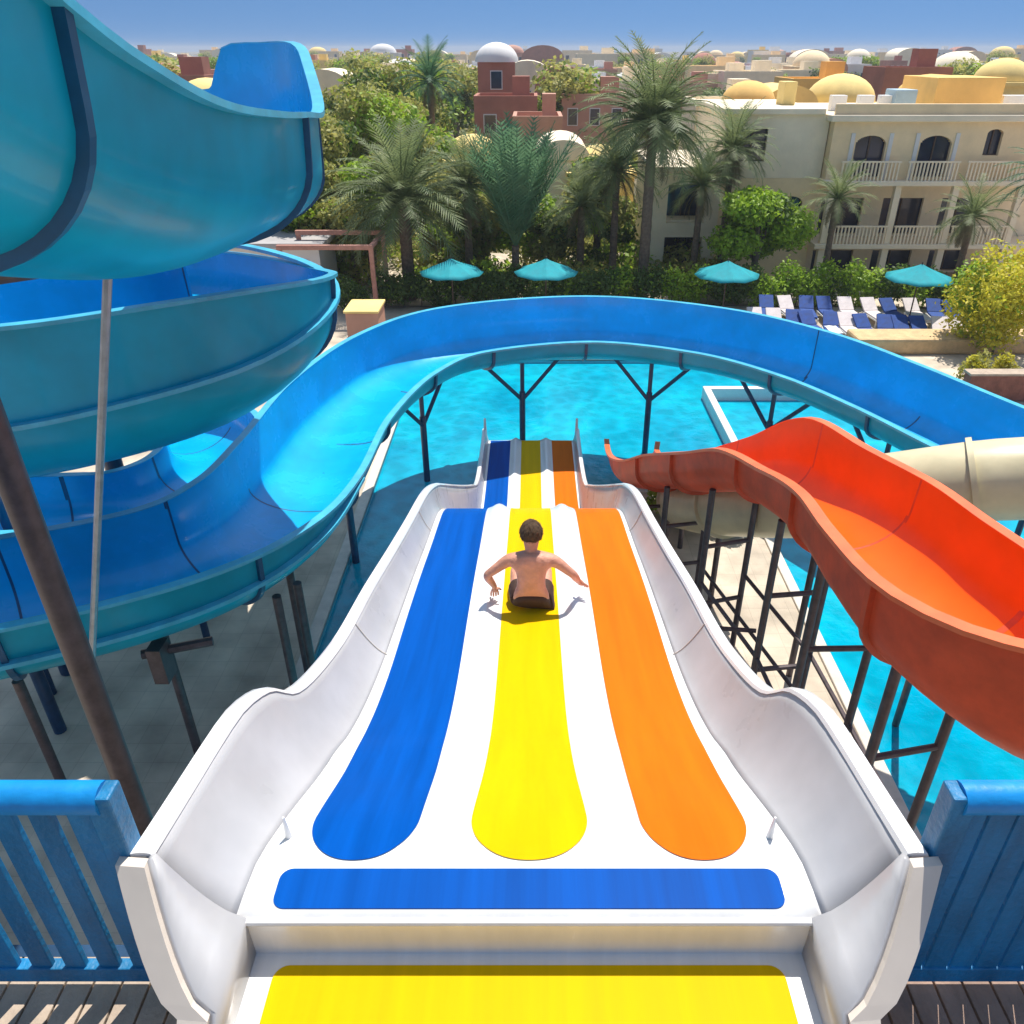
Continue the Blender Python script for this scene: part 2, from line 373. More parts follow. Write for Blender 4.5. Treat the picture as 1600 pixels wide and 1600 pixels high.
# nosing on the riser
MB().tube([loc((XC-1.34,2.205,6.492)), loc((XC+1.34,2.205,6.492))], .018, 8).build('step_nosing', M['white_gel'], ws, smooth=True)
for sx in (-1, 1):
    prof = []
    for t in np.linspace(0, 1, 9):
        q_ = max(t - .125, 0)/.875; x = wallx(1.34, 1.65, q_); z = 6.25 if t == 0 else 6.5 + .47 * q_ ** 1.2; y = 1.55 + .63 * ((z - 6.25)/.72) ** .9
        prof.append((x, y, z))
    # side panel between the sloping end and the channel's first section
    pan = MB(); a = [loc((XC + sx*x, y, z)) for x, y, z in prof]
    b = [loc((XC + sx*x, 2.212, z)) for x, y, z in prof]
    pan.add(a + b, [(i, i+1, i+10, i+9) for i in range(8)])
    o = pan.build('side_panel', M['fibre'], ws, smooth=True); so = o.modifiers.new('s', 'SOLIDIFY'); so.thickness = .03
    # raw end flange
    fl = MB(); c = [p + Vector((sx*.13, -.02, .0)) for p in a]; d2 = [p + Vector((0, -.03, 0)) for p in a]
    q = d2 + c + [p + Vector((0, .045, 0)) for p in c] + [p + Vector((0, .045, 0)) for p in d2]
    fcs = []
    for i in range(8):
        for k in range(4): fcs.append((k*9+i, k*9+i+1, ((k+1)%4)*9+i+1, ((k+1)%4)*9+i))
    fcs += [(0,9,18,27),(8,17,26,35)]
    # carry the flange on down to the platform
    fl.add(q, fcs)
    ext = [loc((XC + sx*x, y, z)) for x, y, z in ((1.34,1.52,6.25),(1.47,1.53,6.25),(1.30,1.20,5.6),(1.43,1.21,5.6))]
    fl.add([ext[0], ext[1], ext[3], ext[2]] + [p + Vector((0,.045,0)) for p in (ext[0], ext[1], ext[3], ext[2])],
           [(0,1,2,3),(4,5,6,7),(0,1,5,4),(1,2,6,5),(2,3,7,6),(3,0,4,7)])
    fl.build('end_flange', M['white_edge'], ws)
    MB().tube([loc((XC+sx*1.255, 2.70, 6.42)), loc((XC+sx*1.262, 2.70, 6.60))], [.022, .006], 8).build('joint_tip', M['white_gel'], ws, smooth=True)
for Yj in (5.2, 8.2):       # joints between the moulded lengths, with their bolts
    fz, fw, rx, rz = st_at(Yj)
    for sx in (-1, 1):
        w_ = [loc((XC + sx*(wallx(fw, rx, t) - .004), Yj, fz + .004 + (rz-fz)*t**1.2)) for t in np.linspace(.02, .97, 9)]
        MB().tube(w_, .0045, 5).build('wall_joint', M['white_edge'], ws)
# coloured bars
def bar(name, m, x0, x1, y0, y1, z, r):
    pts = []
    for cx, cy, a0 in ((x1-r,y1-r,0),(x0+r,y1-r,90),(x0+r,y0+r,180),(x1-r,y0+r,270)):
        for k in range(7): a = R(a0 + k*15); pts.append((cx + r*math.cos(a), cy + r*math.sin(a)))
    N_ = len(pts)
    vs = [loc((x, y, z + .006)) for x, y in pts] + [loc((x, y, z)) for x, y in pts]
    return MB().add(vs, [tuple(range(N_))] + [(i, (i+1)%N_, N_+(i+1)%N_, N_+i) for i in range(N_)]).build(name, m, ws)
tag(bar('sitting_bar', M['lane_blue'], XC-1.22, XC+1.22, 2.265, 2.475, 6.5005, .06), 'blue sitting bar across the top of the slide')
tag(bar('step_bar', M['lane_yellow'], XC-1.20, XC+1.20, 1.3, 2.14, 6.2505, .07), 'yellow bar on the entry step')
# lanes
def lane(m, cx, hw, label):
    ys = list(2.53 + .34*(np.linspace(0,1,14)**1.8)) + [y for y in np.arange(2.93, 20.58, .07)]
    rows = []
    for Y in ys:
        t = Y - 2.53; e = 1.0
        fl = 1 + (.20 if cx == 0 else .0) * math.exp(-(t/.8)**2)
        if t < .34: e = math.sqrt(max(1 - ((.34 - t)/.34)**2, 0.0)) ** .9
        h = max(hw * fl * e, .01)
        sh = (1 - min(t/.9, 1)) * (-.0 if cx > 0 else -.02 if cx < 0 else 0)
        xs = [cx - h + 2*h*k/8 for k in range(9)]
        rows.append([loc((XC + x + sh, Y, ws_floor(x, Y) + .007)) for x in xs])
    vs = [p for r in rows for p in r]
    fs = [(i*9+k, i*9+k+1, (i+1)*9+k+1, (i+1)*9+k) for i in range(len(rows)-1) for k in range(8)]
    o = MB().add(vs, fs).build('lane', m, ws, smooth=True); tag(o, label)
lane(M['lane_blue'], -.865, .285, 'blue left lane'); lane(M['lane_yellow'], 0, .268, 'yellow middle lane'); lane(M['lane_orange'], .880, .285, 'orange right lane')
# end cheeks and supports
for sx in (-1, 1):
    MB().tube([loc((XC+sx*1.3,20.55,.3)), loc((XC+sx*1.3,20.55,1.0))], [.06,.03], 8).build('end_tip', M['white_gel'], ws, smooth=True)
for Y, x in ((3.4,1.2),(6.4,1.2),(9.4,1.2),(12.2,1.1)):
    fz = st_at(Y)[0]
    for sx in (-1, 1):
        MB().tube([loc((XC+sx*x, Y, fz-.1)), loc((XC+sx*x, Y, -.3 if sx<0 else 0))], .07, 10).build('support_post', M['steel'], ws, smooth=True)
    MB().tube([loc((XC-x, Y, fz-.12)), loc((XC+x, Y, fz-.12))], .06, 8).build('cross_beam', M['steel'], ws)
    if fz > 3: MB().tube([loc((XC-x, Y, fz-.3)), loc((XC+x, Y, fz-2.2))], .035, 8).build('brace', M['steel'], ws)
MB().box(loc((XC-1.2,15.4,-.3)), loc((XC+1.2,20.5,.22))).build('run_out_base', M['white_paint'], ws)

# ------------------------------------------------------------------ flumes
def flume(root, st, min_, mout, mlip, mseam, seams=(), ext=None, step=.2, lip=.10, name='channel', lipname='rim', wall_flare=.03, lip_line=None):
    """st rows: x,y,z(bottom), half width, left wall height, right wall height (left/right of travel)"""
    S = crom(st, step); off = Vector(root.location)
    N_ = len(S); secs = []; nrm = []
    def section(i):
        s = S[i]; t = Vector((S[min(i+1,N_-1)] - S[max(i-1,0)])[:3]); slope = t.copy(); t.z = 0; t.normalize()
        rgt = Vector((t.y, -t.x, 0)); c = Vector(s[:3]); hw, hl, hr = s[3:6]
        pts = []
        d = min(min(hl, hr) * .62, hw * .95)
        for k in range(5): f = 1 - k/5; pts.append((-hw * (1 + wall_flare*f), d + (hl - d) * f))
        for k in range(21):
            a = math.pi * (1 - k/20); pts.append((hw * math.cos(a), d - d * math.sin(a)))
        for k in range(1, 6): f = k/5; pts.append((hw * (1 + wall_flare*f), d + (hr - d) * f))
        return c, rgt, pts, t
    inner = []; outer = []; T = .045
    for i in range(N_):
        c, rgt, pts, t = section(i)
        m = len(pts); po = []
        for k, (x, z) in enumerate(pts):
            a = pts[max(k-1,0)]; b = pts[min(k+1,m-1)]; dx, dz = b[0]-a[0], b[1]-a[1]; l = math.hypot(dx, dz) or 1
            po.append((x + dz/l*T, z - dx/l*T))
        inner.append([c + rgt*x + Vector((0,0,z)) for x, z in pts]); outer.append([c + rgt*x + Vector((0,0,z)) for x, z in po])
        nrm.append((rgt, pts, po, c, t))
    m = len(inner[0])
    mb = MB(); vs = [p - off for r in inner for p in r] + [p - off for r in outer for p in r]; O = N_*m
    fi = [(i*m+k, i*m+k+1, (i+1)*m+k+1, (i+1)*m+k) for i in range(N_-1) for k in range(m-1)]
    fo = [(O+i*m+k, O+(i+1)*m+k, O+(i+1)*m+k+1, O+i*m+k+1) for i in range(N_-1) for k in range(m-1)]
    fr = [(i*m+k, (i+1)*m+k, O+(i+1)*m+k, O+i*m+k) for i in range(N_-1) for k in (0, m-1)]
    fe = [(i*m+k, i*m+k+1, O+i*m+k+1, O+i*m+k) for i in (0, N_-1) for k in range(m-1)]
    me = bpy.data.meshes.new(name); me.from_pydata([tuple(v) for v in vs], [], fi + fo + fr + fe)
    me.materials.append(min_); me.materials.append(mout)
    me.polygons.foreach_set('material_index', [0]*len(fi) + [1]*(len(fo)+len(fr)+len(fe)))
    me.polygons.foreach_set('use_smooth', [True]*len(me.polygons)); me.set_sharp_from_angle(angle=R(50)); me.update()
    o = bpy.data.objects.new(name, me); COL.objects.link(o); o.parent = root
    # rims (rolled lips)
    for k, s in ((0, -1), (m-1, 1)):
        pts = [inner[i][k] - off + nrm[i][0]*s*.03 for i in range(N_)]
        mbb = MB(); vv = []; ff = []
        for i, p in enumerate(pts):
            r = nrm[i][0]*s
            vv += [p + Vector((0,0,.015)) - r*.035, p + r*lip + Vector((0,0,.015)), p + r*lip - Vector((0,0,.035)), p - r*.02 - Vector((0,0,.035))]
        for i in range(len(pts)-1):
            for q in range(4): ff.append((i*4+q, i*4+(q+1)%4, (i+1)*4+(q+1)%4, (i+1)*4+q))
        mbb.add(vv, ff + [(0,1,2,3), tuple(len(vv)-1-j for j in range(4))]).build(lipname, mlip, root)
    # seam flanges at fractions of the length
    for fr_ in seams:
        i = int(fr_ * (N_-1)); rgt, pts, po, c, t = nrm[i]
        vv = []; 
        for (x, z), (xi, zi) in zip(po, pts):
            l = math.hypot(x-xi, z-zi) or 1; ux, uz = (x-xi)/l, (z-zi)/l
            for dx, e in ((-.035, -.045), (-.035, .06), (.035, .06), (.035, -.045)):
                vv.append(c + rgt*(x+ux*e) + Vector((0,0,z+uz*e)) + t*dx - off)
        ff = [(k*4+q, k*4+(q+1)%4, (k+1)*4+(q+1)%4, (k+1)*4+q) for k in range(m-1) for q in range(4)] + [(0,1,2,3)]
        MB().add(vv, ff).build('seam_flange', mseam, root)
    # horizontal joint line along the wall (height fraction, side)
    if lip_line:
        for s, hz in lip_line:
            vv = []; cnt = 0
            for i in range(N_):
                rgt, pts, po, c, t = nrm[i]; z = hz(i/(N_-1))
                if z is None: continue
                cnt += 1
                side = [p for p in po if p[0]*s > 0]; side.sort(key=lambda q: q[1])
                x = np.interp(z, [q[1] for q in side], [abs(q[0]) for q in side]) * s
                for a, b in ((-.03,.03),(.11,.03),(.11,-.03),(-.03,-.03)):
                    vv.append(c + rgt*(x + s*a) + Vector((0,0,z+b)) - off)
            ff = [(k*4+q, k*4+(q+1)%4, (k+1)*4+(q+1)%4, (k+1)*4+q) for k in range(cnt-1) for q in range(4)]
            MB().add(vv, ff).build('joint_flange', mlip, root)
    return S, nrm

bs = empty('spiral_water_slide', (-5.5, 11, 0))
tag(bs, 'big blue spiral slide whose flume sweeps round the pool on dark posts', 'water slide')
boff = Vector(bs.location)
# top stretch beside the camera, turning left
flume(bs, [(-3.0,.6,10.6,.82,1.1,1.1),(-3.0,2.5,9.8,.82,1.1,1.1),(-3.0,4.15,9.08,.82,1.1,1.1),(-3.0,5.0,8.8,.82,1.1,1.1),(-3.0,5.9,8.59,.82,1.1,1.1),(-3.02,7.0,8.46,.84,1.1,1.1),(-3.15,8.4,8.34,.85,1.1,1.12),
           (-3.4,10.0,8.15,.88,1.0,1.25),(-3.8,11.4,8.0,.88,.85,1.8),(-4.1,12.2,7.95,.88,.8,2.1),(-4.6,12.85,7.92,.88,.8,2.15),(-5.15,13.2,7.9,.88,.8,2.1),(-5.4,13.3,7.88,.88,.8,1.6),(-6.5,13.8,7.8,.88,.8,1.6),(-8.3,13.9,7.6,.88,.8,1.6),(-10.5,13.2,7.4,.9,.8,1.6)],
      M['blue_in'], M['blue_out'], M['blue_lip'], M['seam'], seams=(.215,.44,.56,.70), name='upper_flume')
# middle coil, tall walls bolted together in two halves (the side towards the camera is the left one)
flume(bs, [(-7.4,14.2,6.0,1.0,.8,1.0),(-5.8,13.9,5.9,1.0,.85,1.3),(-4.5,12.9,5.8,1.0,1.0,1.85),(-4.05,11.6,5.7,1.0,1.45,2.0),(-4.55,10.4,5.45,1.0,1.97,2.05),(-5.9,9.75,5.2,1.0,2.15,2.35),(-7.5,9.4,5.05,1.0,2.25,2.5),(-9.5,9.3,4.9,1.0,2.3,2.6)],
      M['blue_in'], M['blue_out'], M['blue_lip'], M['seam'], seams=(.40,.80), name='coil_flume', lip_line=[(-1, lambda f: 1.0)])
# long low stretch round the pool
RING = [(-9.5,7.0,3.2,.9,1.3,1.15),(-7.0,8.05,3.0,.9,1.3,1.15),(-5.1,9.3,2.85,.92,1.3,1.12),(-4.3,10.7,2.8,.95,1.3,.95),(-4.1,12.6,2.75,.95,1.3,.70),(-3.95,15.4,2.75,.95,1.3,.65),
        (-3.2,18.2,2.75,.95,1.3,.65),(-1.7,20.1,2.75,.93,1.3,.65),(1.6,21.0,2.75,.9,1.3,.65),(4.6,20.0,2.75,.88,1.3,.65),(6.5,18.2,2.75,.85,1.3,.65),(7.75,16.2,2.7,.8,1.3,.65),(8.8,14.0,2.65,.8,1.3,.65),(10.3,11.2,2.6,.8,1.3,.65),(12.0,9.0,2.5,.8,1.3,.65)]
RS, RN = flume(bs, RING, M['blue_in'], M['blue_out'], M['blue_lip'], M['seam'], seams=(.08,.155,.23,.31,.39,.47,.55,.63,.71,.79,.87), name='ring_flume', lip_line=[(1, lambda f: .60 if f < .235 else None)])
# lower return loop seen under the coil
flume(bs, [(-11,10.6,3.3,.85,.9,.9),(-8.6,10.6,3.05,.85,.9,.9),(-6.9,11.2,2.85,.85,.9,.9),(-6.15,12.6,2.65,.85,.9,.9),(-6.3,14.3,2.5,.85,.9,.9),(-7.4,15.8,2.35,.85,.9,.9),(-9.5,16.6,2.2,.85,.9,.9)],
      M['blue_in'], M['blue_out'], M['blue_lip'], M['seam'], seams=(.3,.55,.8), name='return_flume')
for x, y, z in ((-8.6,10.6,3.0),(-6.3,12.0,2.7),(-6.5,14.8,2.4)): MB().tube([Vector((x,y,0))-boff, Vector((x,y,z))-boff], .07, 10).build('support_post', M['blue_steel'], bs, smooth=True)
# posts under it, each with two slanting arms
def ring_post(f, zt=2.72, arms=True, foot=-.3, side=0):
    i = int(f * (len(RS) - 1)); rgt, pts, po, c, t = RN[i]; c = c + rgt * side
    p = MB().tube([Vector((c.x, c.y, foot)) - boff, Vector((c.x, c.y, c.z - (1.0 if arms else .05))) - boff], .085, 12).build('support_post', M['blue_steel'], bs, smooth=True)
    if arms:
        for s in (-1, 1):
            a = Vector((c.x, c.y, c.z - 1.25)) - boff; b = c + t*s*1.15 + Vector((0,0,-.03)) - boff
            MB().tube([a, b], .055, 8).build('slanting_arm', M['blue_steel'], p, smooth=True)
        MB().tube([Vector((c.x, c.y, c.z-1.0)) - boff, Vector((c.x, c.y, c.z)) - boff], .06, 8).build('post_head', M['blue_steel'], p)
for f in (.30,.415,.505,.60,.70,.79,.88): ring_post(f)
def plain_post(x, y, z, r=.07, m=None, foot=0):
    MB().tube([Vector((x,y,foot)) - boff, Vector((x,y,z)) - boff], r, 12).build('support_post', m or M['steel'], bs, smooth=True)
for x, y in ((-3.95,9.9),(-3.72,10.25),(-4.05,10.9),(-5.35,9.0),(-6.9,8.0)): plain_post(x, y, 2.68, foot=(-.5 if x > -4.15 else 0))
MB().tube([Vector((-5.5,8.6,2.62))-boff, Vector((-4.6,8.9,2.62))-boff], .07, 8).build('cross_beam', M['steel'], bs)
MB().box(Vector((-5.35,8.45,2.2))-boff, Vector((-5.15,8.75,2.8))-boff).build('bracket', M['steel'], bs)
# the big leaning-on-nothing column beside the camera and the tower columns
plain_post(-3.72, 5.0, 9.0, .105)
MB().tube([Vector((-3.72,5.0,8.75))-boff, Vector((-3.0,5.0,8.85))-boff], .08, 10).build('cross_beam', M['steel'], bs)
MB().tube([Vector((-3.62,7.0,8.55))-boff, Vector((-5.42,7.35,3.3))-boff], .04, 8).build('stay_rod', M['galv'], bs, smooth=True)
plain_post(-7.7, 13.0, 7.6, .16, M['blue_steel']); plain_post(-8.6, 11.2, 8.2, .16, M['blue_steel']); plain_post(-8.0, 9.7, 5.0, .10, M['blue_steel'])
for z in (1.6, 3.9):
    MB().tube([Vector((-7.7,13.0,z))-boff, Vector((-8.6,11.2,z+.2))-boff], .06, 8).build('cross_beam', M['blue_steel'], bs)
MB().tube([Vector((-8.0,9.7,2.2))-boff, Vector((-5.6,9.5,2.7))-boff], .045, 8).build('cross_beam', M['galv'], bs)

# ------------------------------------------------------------------ red slide
rs = empty('red_water_slide', (3.6, 8, 0)); roff = Vector(rs.location)
tag(rs, 'red and orange open water slide curving down on the right of the white slide', 'water slide')
RED = [(8.0,1.9,6.4,.9,1.7,1.4),(6.4,3.3,5.6,.9,1.75,1.35),(5.35,4.3,5.0,.9,1.68,1.3),(4.55,5.1,4.72,.9,1.48,1.15),(4.08,5.85,4.80,.88,1.12,1.0),(3.95,6.9,4.72,.80,1.02,1.0),(3.93,8.1,4.6,.72,.95,1.0),(3.82,9.5,4.35,.64,.8,1.0),(3.5,10.8,4.05,.6,.8,1.15),(3.15,12.1,3.35,.58,.8,.95),(2.85,13.6,2.6,.56,.75,.75),
       (2.65,15.2,1.7,.55,.7,.7),(2.55,16.8,.95,.55,.7,.7),(2.6,18.3,.5,.55,.6,.6),(2.7,19.2,.35,.6,.6,.6)]
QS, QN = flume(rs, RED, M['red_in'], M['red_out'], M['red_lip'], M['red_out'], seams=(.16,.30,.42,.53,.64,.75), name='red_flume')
for f in (.17,.30,.40,.47,.58,.68,.80):
    i = int(f*(len(QS)-1)); rgt, pts, po, c, t = QN[i]
    for s in (-1, 1):
        q = c + rgt*s*.42
        MB().tube([Vector((q.x,q.y,0))-roff, Vector((q.x,q.y,c.z+.05))-roff], .055, 10).build('support_post', M['steel'], rs, smooth=True)
    a = c + rgt*.42; b = c - rgt*.42
    for k, zz in enumerate((.72, .40)):
        MB().tube([Vector((a.x,a.y,c.z*zz))-roff, Vector((b.x,b.y,c.z*zz))-roff], .04, 8).build('cross_beam', M['steel'], rs)
# horizontal tie pipes between the posts
for z, fs_ in ((2.0, (.30,.40,.47,.58)), (1.1, (.40,.47,.58,.68))):
    for s in (-1, 1):
        P_ = []
        for f in fs_:
            i = int(f*(len(QS)-1)); rgt, pts, po, c, t = QN[i]; q = c + rgt*s*.42; P_.append(Vector((q.x,q.y,z))-roff)
        MB().tube(P_, .035, 8).build('tie_pipe', M['steel'], rs)
for (x0,y0,z0,x1,y1,z1) in ((1.6,9.6,2.4,3.4,9.4,2.4),(1.6,12.2,1.3,3.2,12.0,1.3),(2.3,9.6,2.4,3.4,9.3,.1)):
    MB().tube([Vector((x0,y0,z0))-roff, Vector((x1,y1,z1))-roff], .035, 8).build('tie_pipe', M['steel'], rs)

# ------------------------------------------------------------------ cream tube slide
cs = empty('cream_tube_slide', (5.5, 10, 0)); coff = Vector(cs.location)
tag(cs, 'cream enclosed tube slide passing behind and under the red slide', 'water slide')
CT = crom([(12.5,7.6,5.4),(9.5,8.6,5.1),(7.2,9.6,4.9),(5.6,10.3,4.35),(4.6,11.3,3.55),(3.9,12.6,2.75),(3.5,14.0,1.95),(3.45,15.4,1.25),(3.8,16.8,.7),(4.2,18.0,.5)], .3)
MB().tube([Vector(p[:3])-coff for p in CT], .58, 28, caps=False).build('tube', M['cream'], cs, smooth=True)
for f in (.12,.26,.40,.54,.68,.84):
    i = int(f*(len(CT)-1)); a = Vector(CT[i][:3]); b = Vector(CT[i+1][:3]); d = (b-a).normalized()*.04
    MB().tube([a-d-coff, a+d-coff], .64, 28).build('seam_flange', M['cream'], cs, smooth=True)
    MB().tube([Vector((a.x,a.y,-.3))-coff, Vector((a.x,a.y,a.z-.5))-coff], .06, 10).build('support_post', M['steel'], cs, smooth=True)

# ------------------------------------------------------------------ viewing platform and guard rails
pf = empty('slide_platform', (0, .5, 5.9)); tag(pf, 'boarded start platform of the slides, at the foot of the picture', 'platform'); po_ = Vector(pf.location)
for x0, x1 in ((-6.0, -1.34), (1.34, 6.0)):
    mb_ = MB(); x = x0
    while x < x1 - .01:
        xe = min(x + .145, x1); mb_.box(Vector((x,-1.6,5.83))-po_, Vector((xe-.012,2.40,5.88))-po_); x += .145
    mb_.build('deck_boards', M['board'] if x0 > 0 else M['board_light'], pf, bevel=.004)
    MB().box(Vector((x0,2.405,5.6))-po_, Vector((x1,2.47,5.87))-po_).build('edge_beam', M['blue_steel'], pf)
MB().box(Vector((-1.33,-1.6,5.75))-po_, Vector((1.33,1.0,6.2))-po_).build('landing', M['white_paint'], pf)
for x in (-5.6,-2.6,2.6,5.6):
    for y in (-1.3, 1.9): MB().tube([Vector((x,y,0))-po_, Vector((x,y,5.82))-po_], .1, 12).build('column', M['steel'], pf, smooth=True)

def guard(label, xs, y, closed):
    r = empty('guard_rail', (xs[0], y, 5.88)); tag(r, label, 'railing', 'blue railings of the start platform'); o_ = Vector(r.location)
    x0, x1 = sorted(xs); zt = 7.28
    MB().tube([Vector((x0,y,zt))-o_, Vector((x1,y,zt))-o_], .072, 14).build('top_rail', M['rail_blue'], r, smooth=True)
    MB().box(Vector((x0,y-.03,5.95))-o_, Vector((x1,y+.03,6.06))-o_).build('bottom_rail', M['fence_blue'], r, bevel=.006)
    pitch, wd = closed
    xx = x0 + .03; cnt = 0
    while xx < x1 - .05:
        MB().box(Vector((xx,y-.016-.002*(cnt%2),6.02))-o_, Vector((min(xx+wd,x1),y+.016,7.23))-o_).build('slat', M['fence_blue'], r, bevel=.005); xx += pitch; cnt += 1
    for xp in (x0, x1):
        MB().box(Vector((xp-.055,y-.055,5.88))-o_, Vector((xp+.055,y+.055,7.33))-o_).build('post', M['fence_blue'], r, bevel=.01)
guard('blue slatted railing with wide gaps left of the white slide', (-5.2, -1.80), 2.26, (.168,.10))
guard('blue slatted railing with closely set boards right of the white slide', (1.80, 5.2), 2.26, (.125,.112))

# ------------------------------------------------------------------ person sliding
def skinned(name, verts, edges, radii, m, parent=None, sub=2, root=0):
    me = bpy.data.meshes.new(name); me.from_pydata([tuple(v) for v in verts], edges, [])
    o = bpy.data.objects.new(name, me); COL.objects.link(o)
    sk = o.modifiers.new('skin', 'SKIN'); sk.use_smooth_shade = True
    layer = me.skin_vertices[0] if me.skin_vertices else None
    if layer is None:
        bm = bmesh.new(); bm.from_mesh(me); bm.verts.layers.skin.verify(); bm.to_mesh(me); bm.free(); layer = me.skin_vertices[0]
    for i, r in enumerate(radii):
        layer.data[i].radius = r if isinstance(r, tuple) else (r, r); layer.data[i].use_root = (i == root)
    sb = o.modifiers.new('sub', 'SUBSURF'); sb.levels = sub; sb.render_levels = sub
    dg = bpy.context.evaluated_depsgraph_get(); ev = o.evaluated_get(dg)
    me2 = bpy.data.meshes.new_from_object(ev); o.modifiers.clear(); o.data = me2; me2.materials.clear(); me2.materials.append(m)
    me2.polygons.foreach_set('use_smooth', [True]*len(me2.polygons))
    if parent: o.parent = parent
    return o
def body_verts():
    V = []; E = []; Rr = []
    def add(p, r, par=None):
        V.append(Vector(p)); Rr.append(r); i = len(V) - 1
        if par is not None: E.append((par, i))
        return i
    pel = add((0,.02,.13), (.165,.125)); w1 = add((0,.03,.27), (.132,.10), pel); ch_ = add((0,.045,.42), (.172,.115), w1)
    up = add((0,.05,.535), (.165,.095), ch_); nk = add((0,.065,.615), .056, up); hd0 = add((0,.08,.665), .066, nk); hd1 = add((0,.10,.745), (.088,.102), hd0); hd2 = add((0,.10,.835), (.066,.082), hd1)
    for s, el, wr, hdv in ((-1, (-.415,.02,.40), (-.35,.16,.22), (-.02,.5,-.8)), (1, (.39,.02,.41), (.45,.16,.27), (.45,.6,-.55))):
        sh = add((s*.205,.05,.55), .066, up); mid = add(((s*.20+el[0])/2, .035, (.545+el[2])/2+.005), .05, sh)
        e = add(el, .041, mid); f = add([(a*.6+b*.4) for a, b in zip(el, wr)], .041, e); w_ = add(wr, .028, f)
        d = Vector(hdv).normalized(); pm = add(Vector(wr) + d*.06, (.040,.022), w_)
        side = d.cross(Vector((0,0,1))).normalized()
        for k, (o_, l) in enumerate(((-.03,.065),(-.01,.078),(.011,.072),(.030,.055))):
            a = add(Vector(wr) + d*.095 + side*o_, .0105, pm); b = add(Vector(wr) + d*(.095+l*.55) + side*o_*1.15, .0095, a)
            add(Vector(wr) + d*(.09+l*.95) + side*o_*1.15 + Vector((0,0,-.018)), .0085, b)
        th = add(Vector(wr) + d*.04 - side*.045*s, .012, pm); add(Vector(wr) + d*.075 - side*.065*s, .0095, th)
    for s in (-1, 1):
        h = add((s*.10,.10,.115), .098, pel); k1 = add((s*.13,.32,.17), .082, h); kn = add((s*.15,.50,.225), .060, k1)
        cf = add((s*.145,.68,.135), .056, kn); an = add((s*.13,.90,.055), .036, cf)
        hl = add((s*.13,.945,.045), .04, an); ft = add((s*.145,.98,.12), (.042,.03), hl); add((s*.15,.975,.20), (.036,.018), ft)
    return V, E, Rr
V_, E_, R_r = body_verts()
SCL = 1.0
person = skinned('person', [v*SCL for v in V_], E_, [tuple(a*SCL for a in r) if isinstance(r, tuple) else r*SCL for r in R_r], M['skin'])
py_ = 5.93
person.location = (XC + .01, py_, ws_floor(0, py_) - .005); person.rotation_euler = (R(-9), 0, 0)
tag(person, 'bare-backed person in dark shorts sitting on the yellow lane with elbows held out', 'person')
# ears, nose, brows
f = MB()
def ell(mb, c, r, n=14, k=9, cut=None):
    vs = []; 
    for i in range(k+1):
        th = math.pi*i/k
        for j in range(n):
            ph = 2*math.pi*j/n
            vs.append((c[0]+r[0]*math.sin(th)*math.cos(ph), c[1]+r[1]*math.sin(th)*math.sin(ph), c[2]+r[2]*math.cos(th)))
    mb.add(vs, [(i*n+j, i*n+(j+1)%n, (i+1)*n+(j+1)%n, (i+1)*n+j) for i in range(k) for j in range(n)])
for s in (-1, 1): ell(f, (s*.088,.105,.785), (.012,.022,.034))
ell(f, (0,.222,.775), (.016,.022,.03)); f.build('ears_and_nose', M['skin'], person, smooth=True)
f = MB()
for s in (-1, 1): ell(f, (s*.033,.198,.80), (.016,.010,.009))
f.build('eyes', M['white_paint'], person, smooth=True)
f = MB(); ell(f, (0,.205,.73), (.028,.010,.008)); f.build('mouth', M['red_out'], person, smooth=True)
# hair: cap hugging the back and top of the head
random.seed(4); hb = MB(); n_, k_ = 28, 18; vs = []
for i in range(k_+1):
    th = math.pi*.66*i/k_
    for j in range(n_):
        ph = 2*math.pi*j/n_; jr = 1 + .035*math.sin(7*ph+3*i) + random.uniform(-.02,.02)
        front = max(0, math.sin(ph)); low = 1 - .38*front
        t2 = th*low
        vs.append((.106*math.sin(t2)*math.cos(ph)*jr, .098 + .124*math.sin(t2)*math.sin(ph)*jr, .80 + .118*math.cos(t2)*jr))
hb.add(vs, [(i*n_+j, i*n_+(j+1)%n_, (i+1)*n_+(j+1)%n_, (i+1)*n_+j) for i in range(k_) for j in range(n_)])
hb.build('hair', M['hair'], person, smooth=True)
hs = MB(); rr_ = random.Random(8)
for k in range(420):
    t_ = math.pi*.62*rr_.random()**.6; p_ = rr_.uniform(0, 6.283); fr_ = max(0, math.sin(p_)); t_ *= 1-.38*fr_
    c_ = Vector((.106*math.sin(t_)*math.cos(p_), .098 + .124*math.sin(t_)*math.sin(p_), .80 + .118*math.cos(t_)))
    n_v = (c_ - Vector((0,.098,.80))).normalized(); dn = Vector((rr_.uniform(-.4,.4), rr_.uniform(-.4,.4), -1)); dn = (dn - n_v*dn.dot(n_v)).normalized(); sd_ = n_v.cross(dn)*.004
    e_ = c_ + dn*.034 + n_v*.009
    hs.add([c_ - sd_, c_ + sd_, e_], [(0,1,2)])
hs.build('hair_strands', M['hair'], person)
# shorts
sv = [(0,.02,.10),(0,.025,.185),(-.105,.10,.118),(-.135,.33,.175),(.105,.10,.118),(.135,.33,.175)]
skinned('shorts', [Vector(v)*SCL for v in sv], [(0,1),(0,2),(2,3),(0,4),(4,5)], [(.19,.15),(.158,.125),.112,.103,.112,.103], M['shorts'], person)

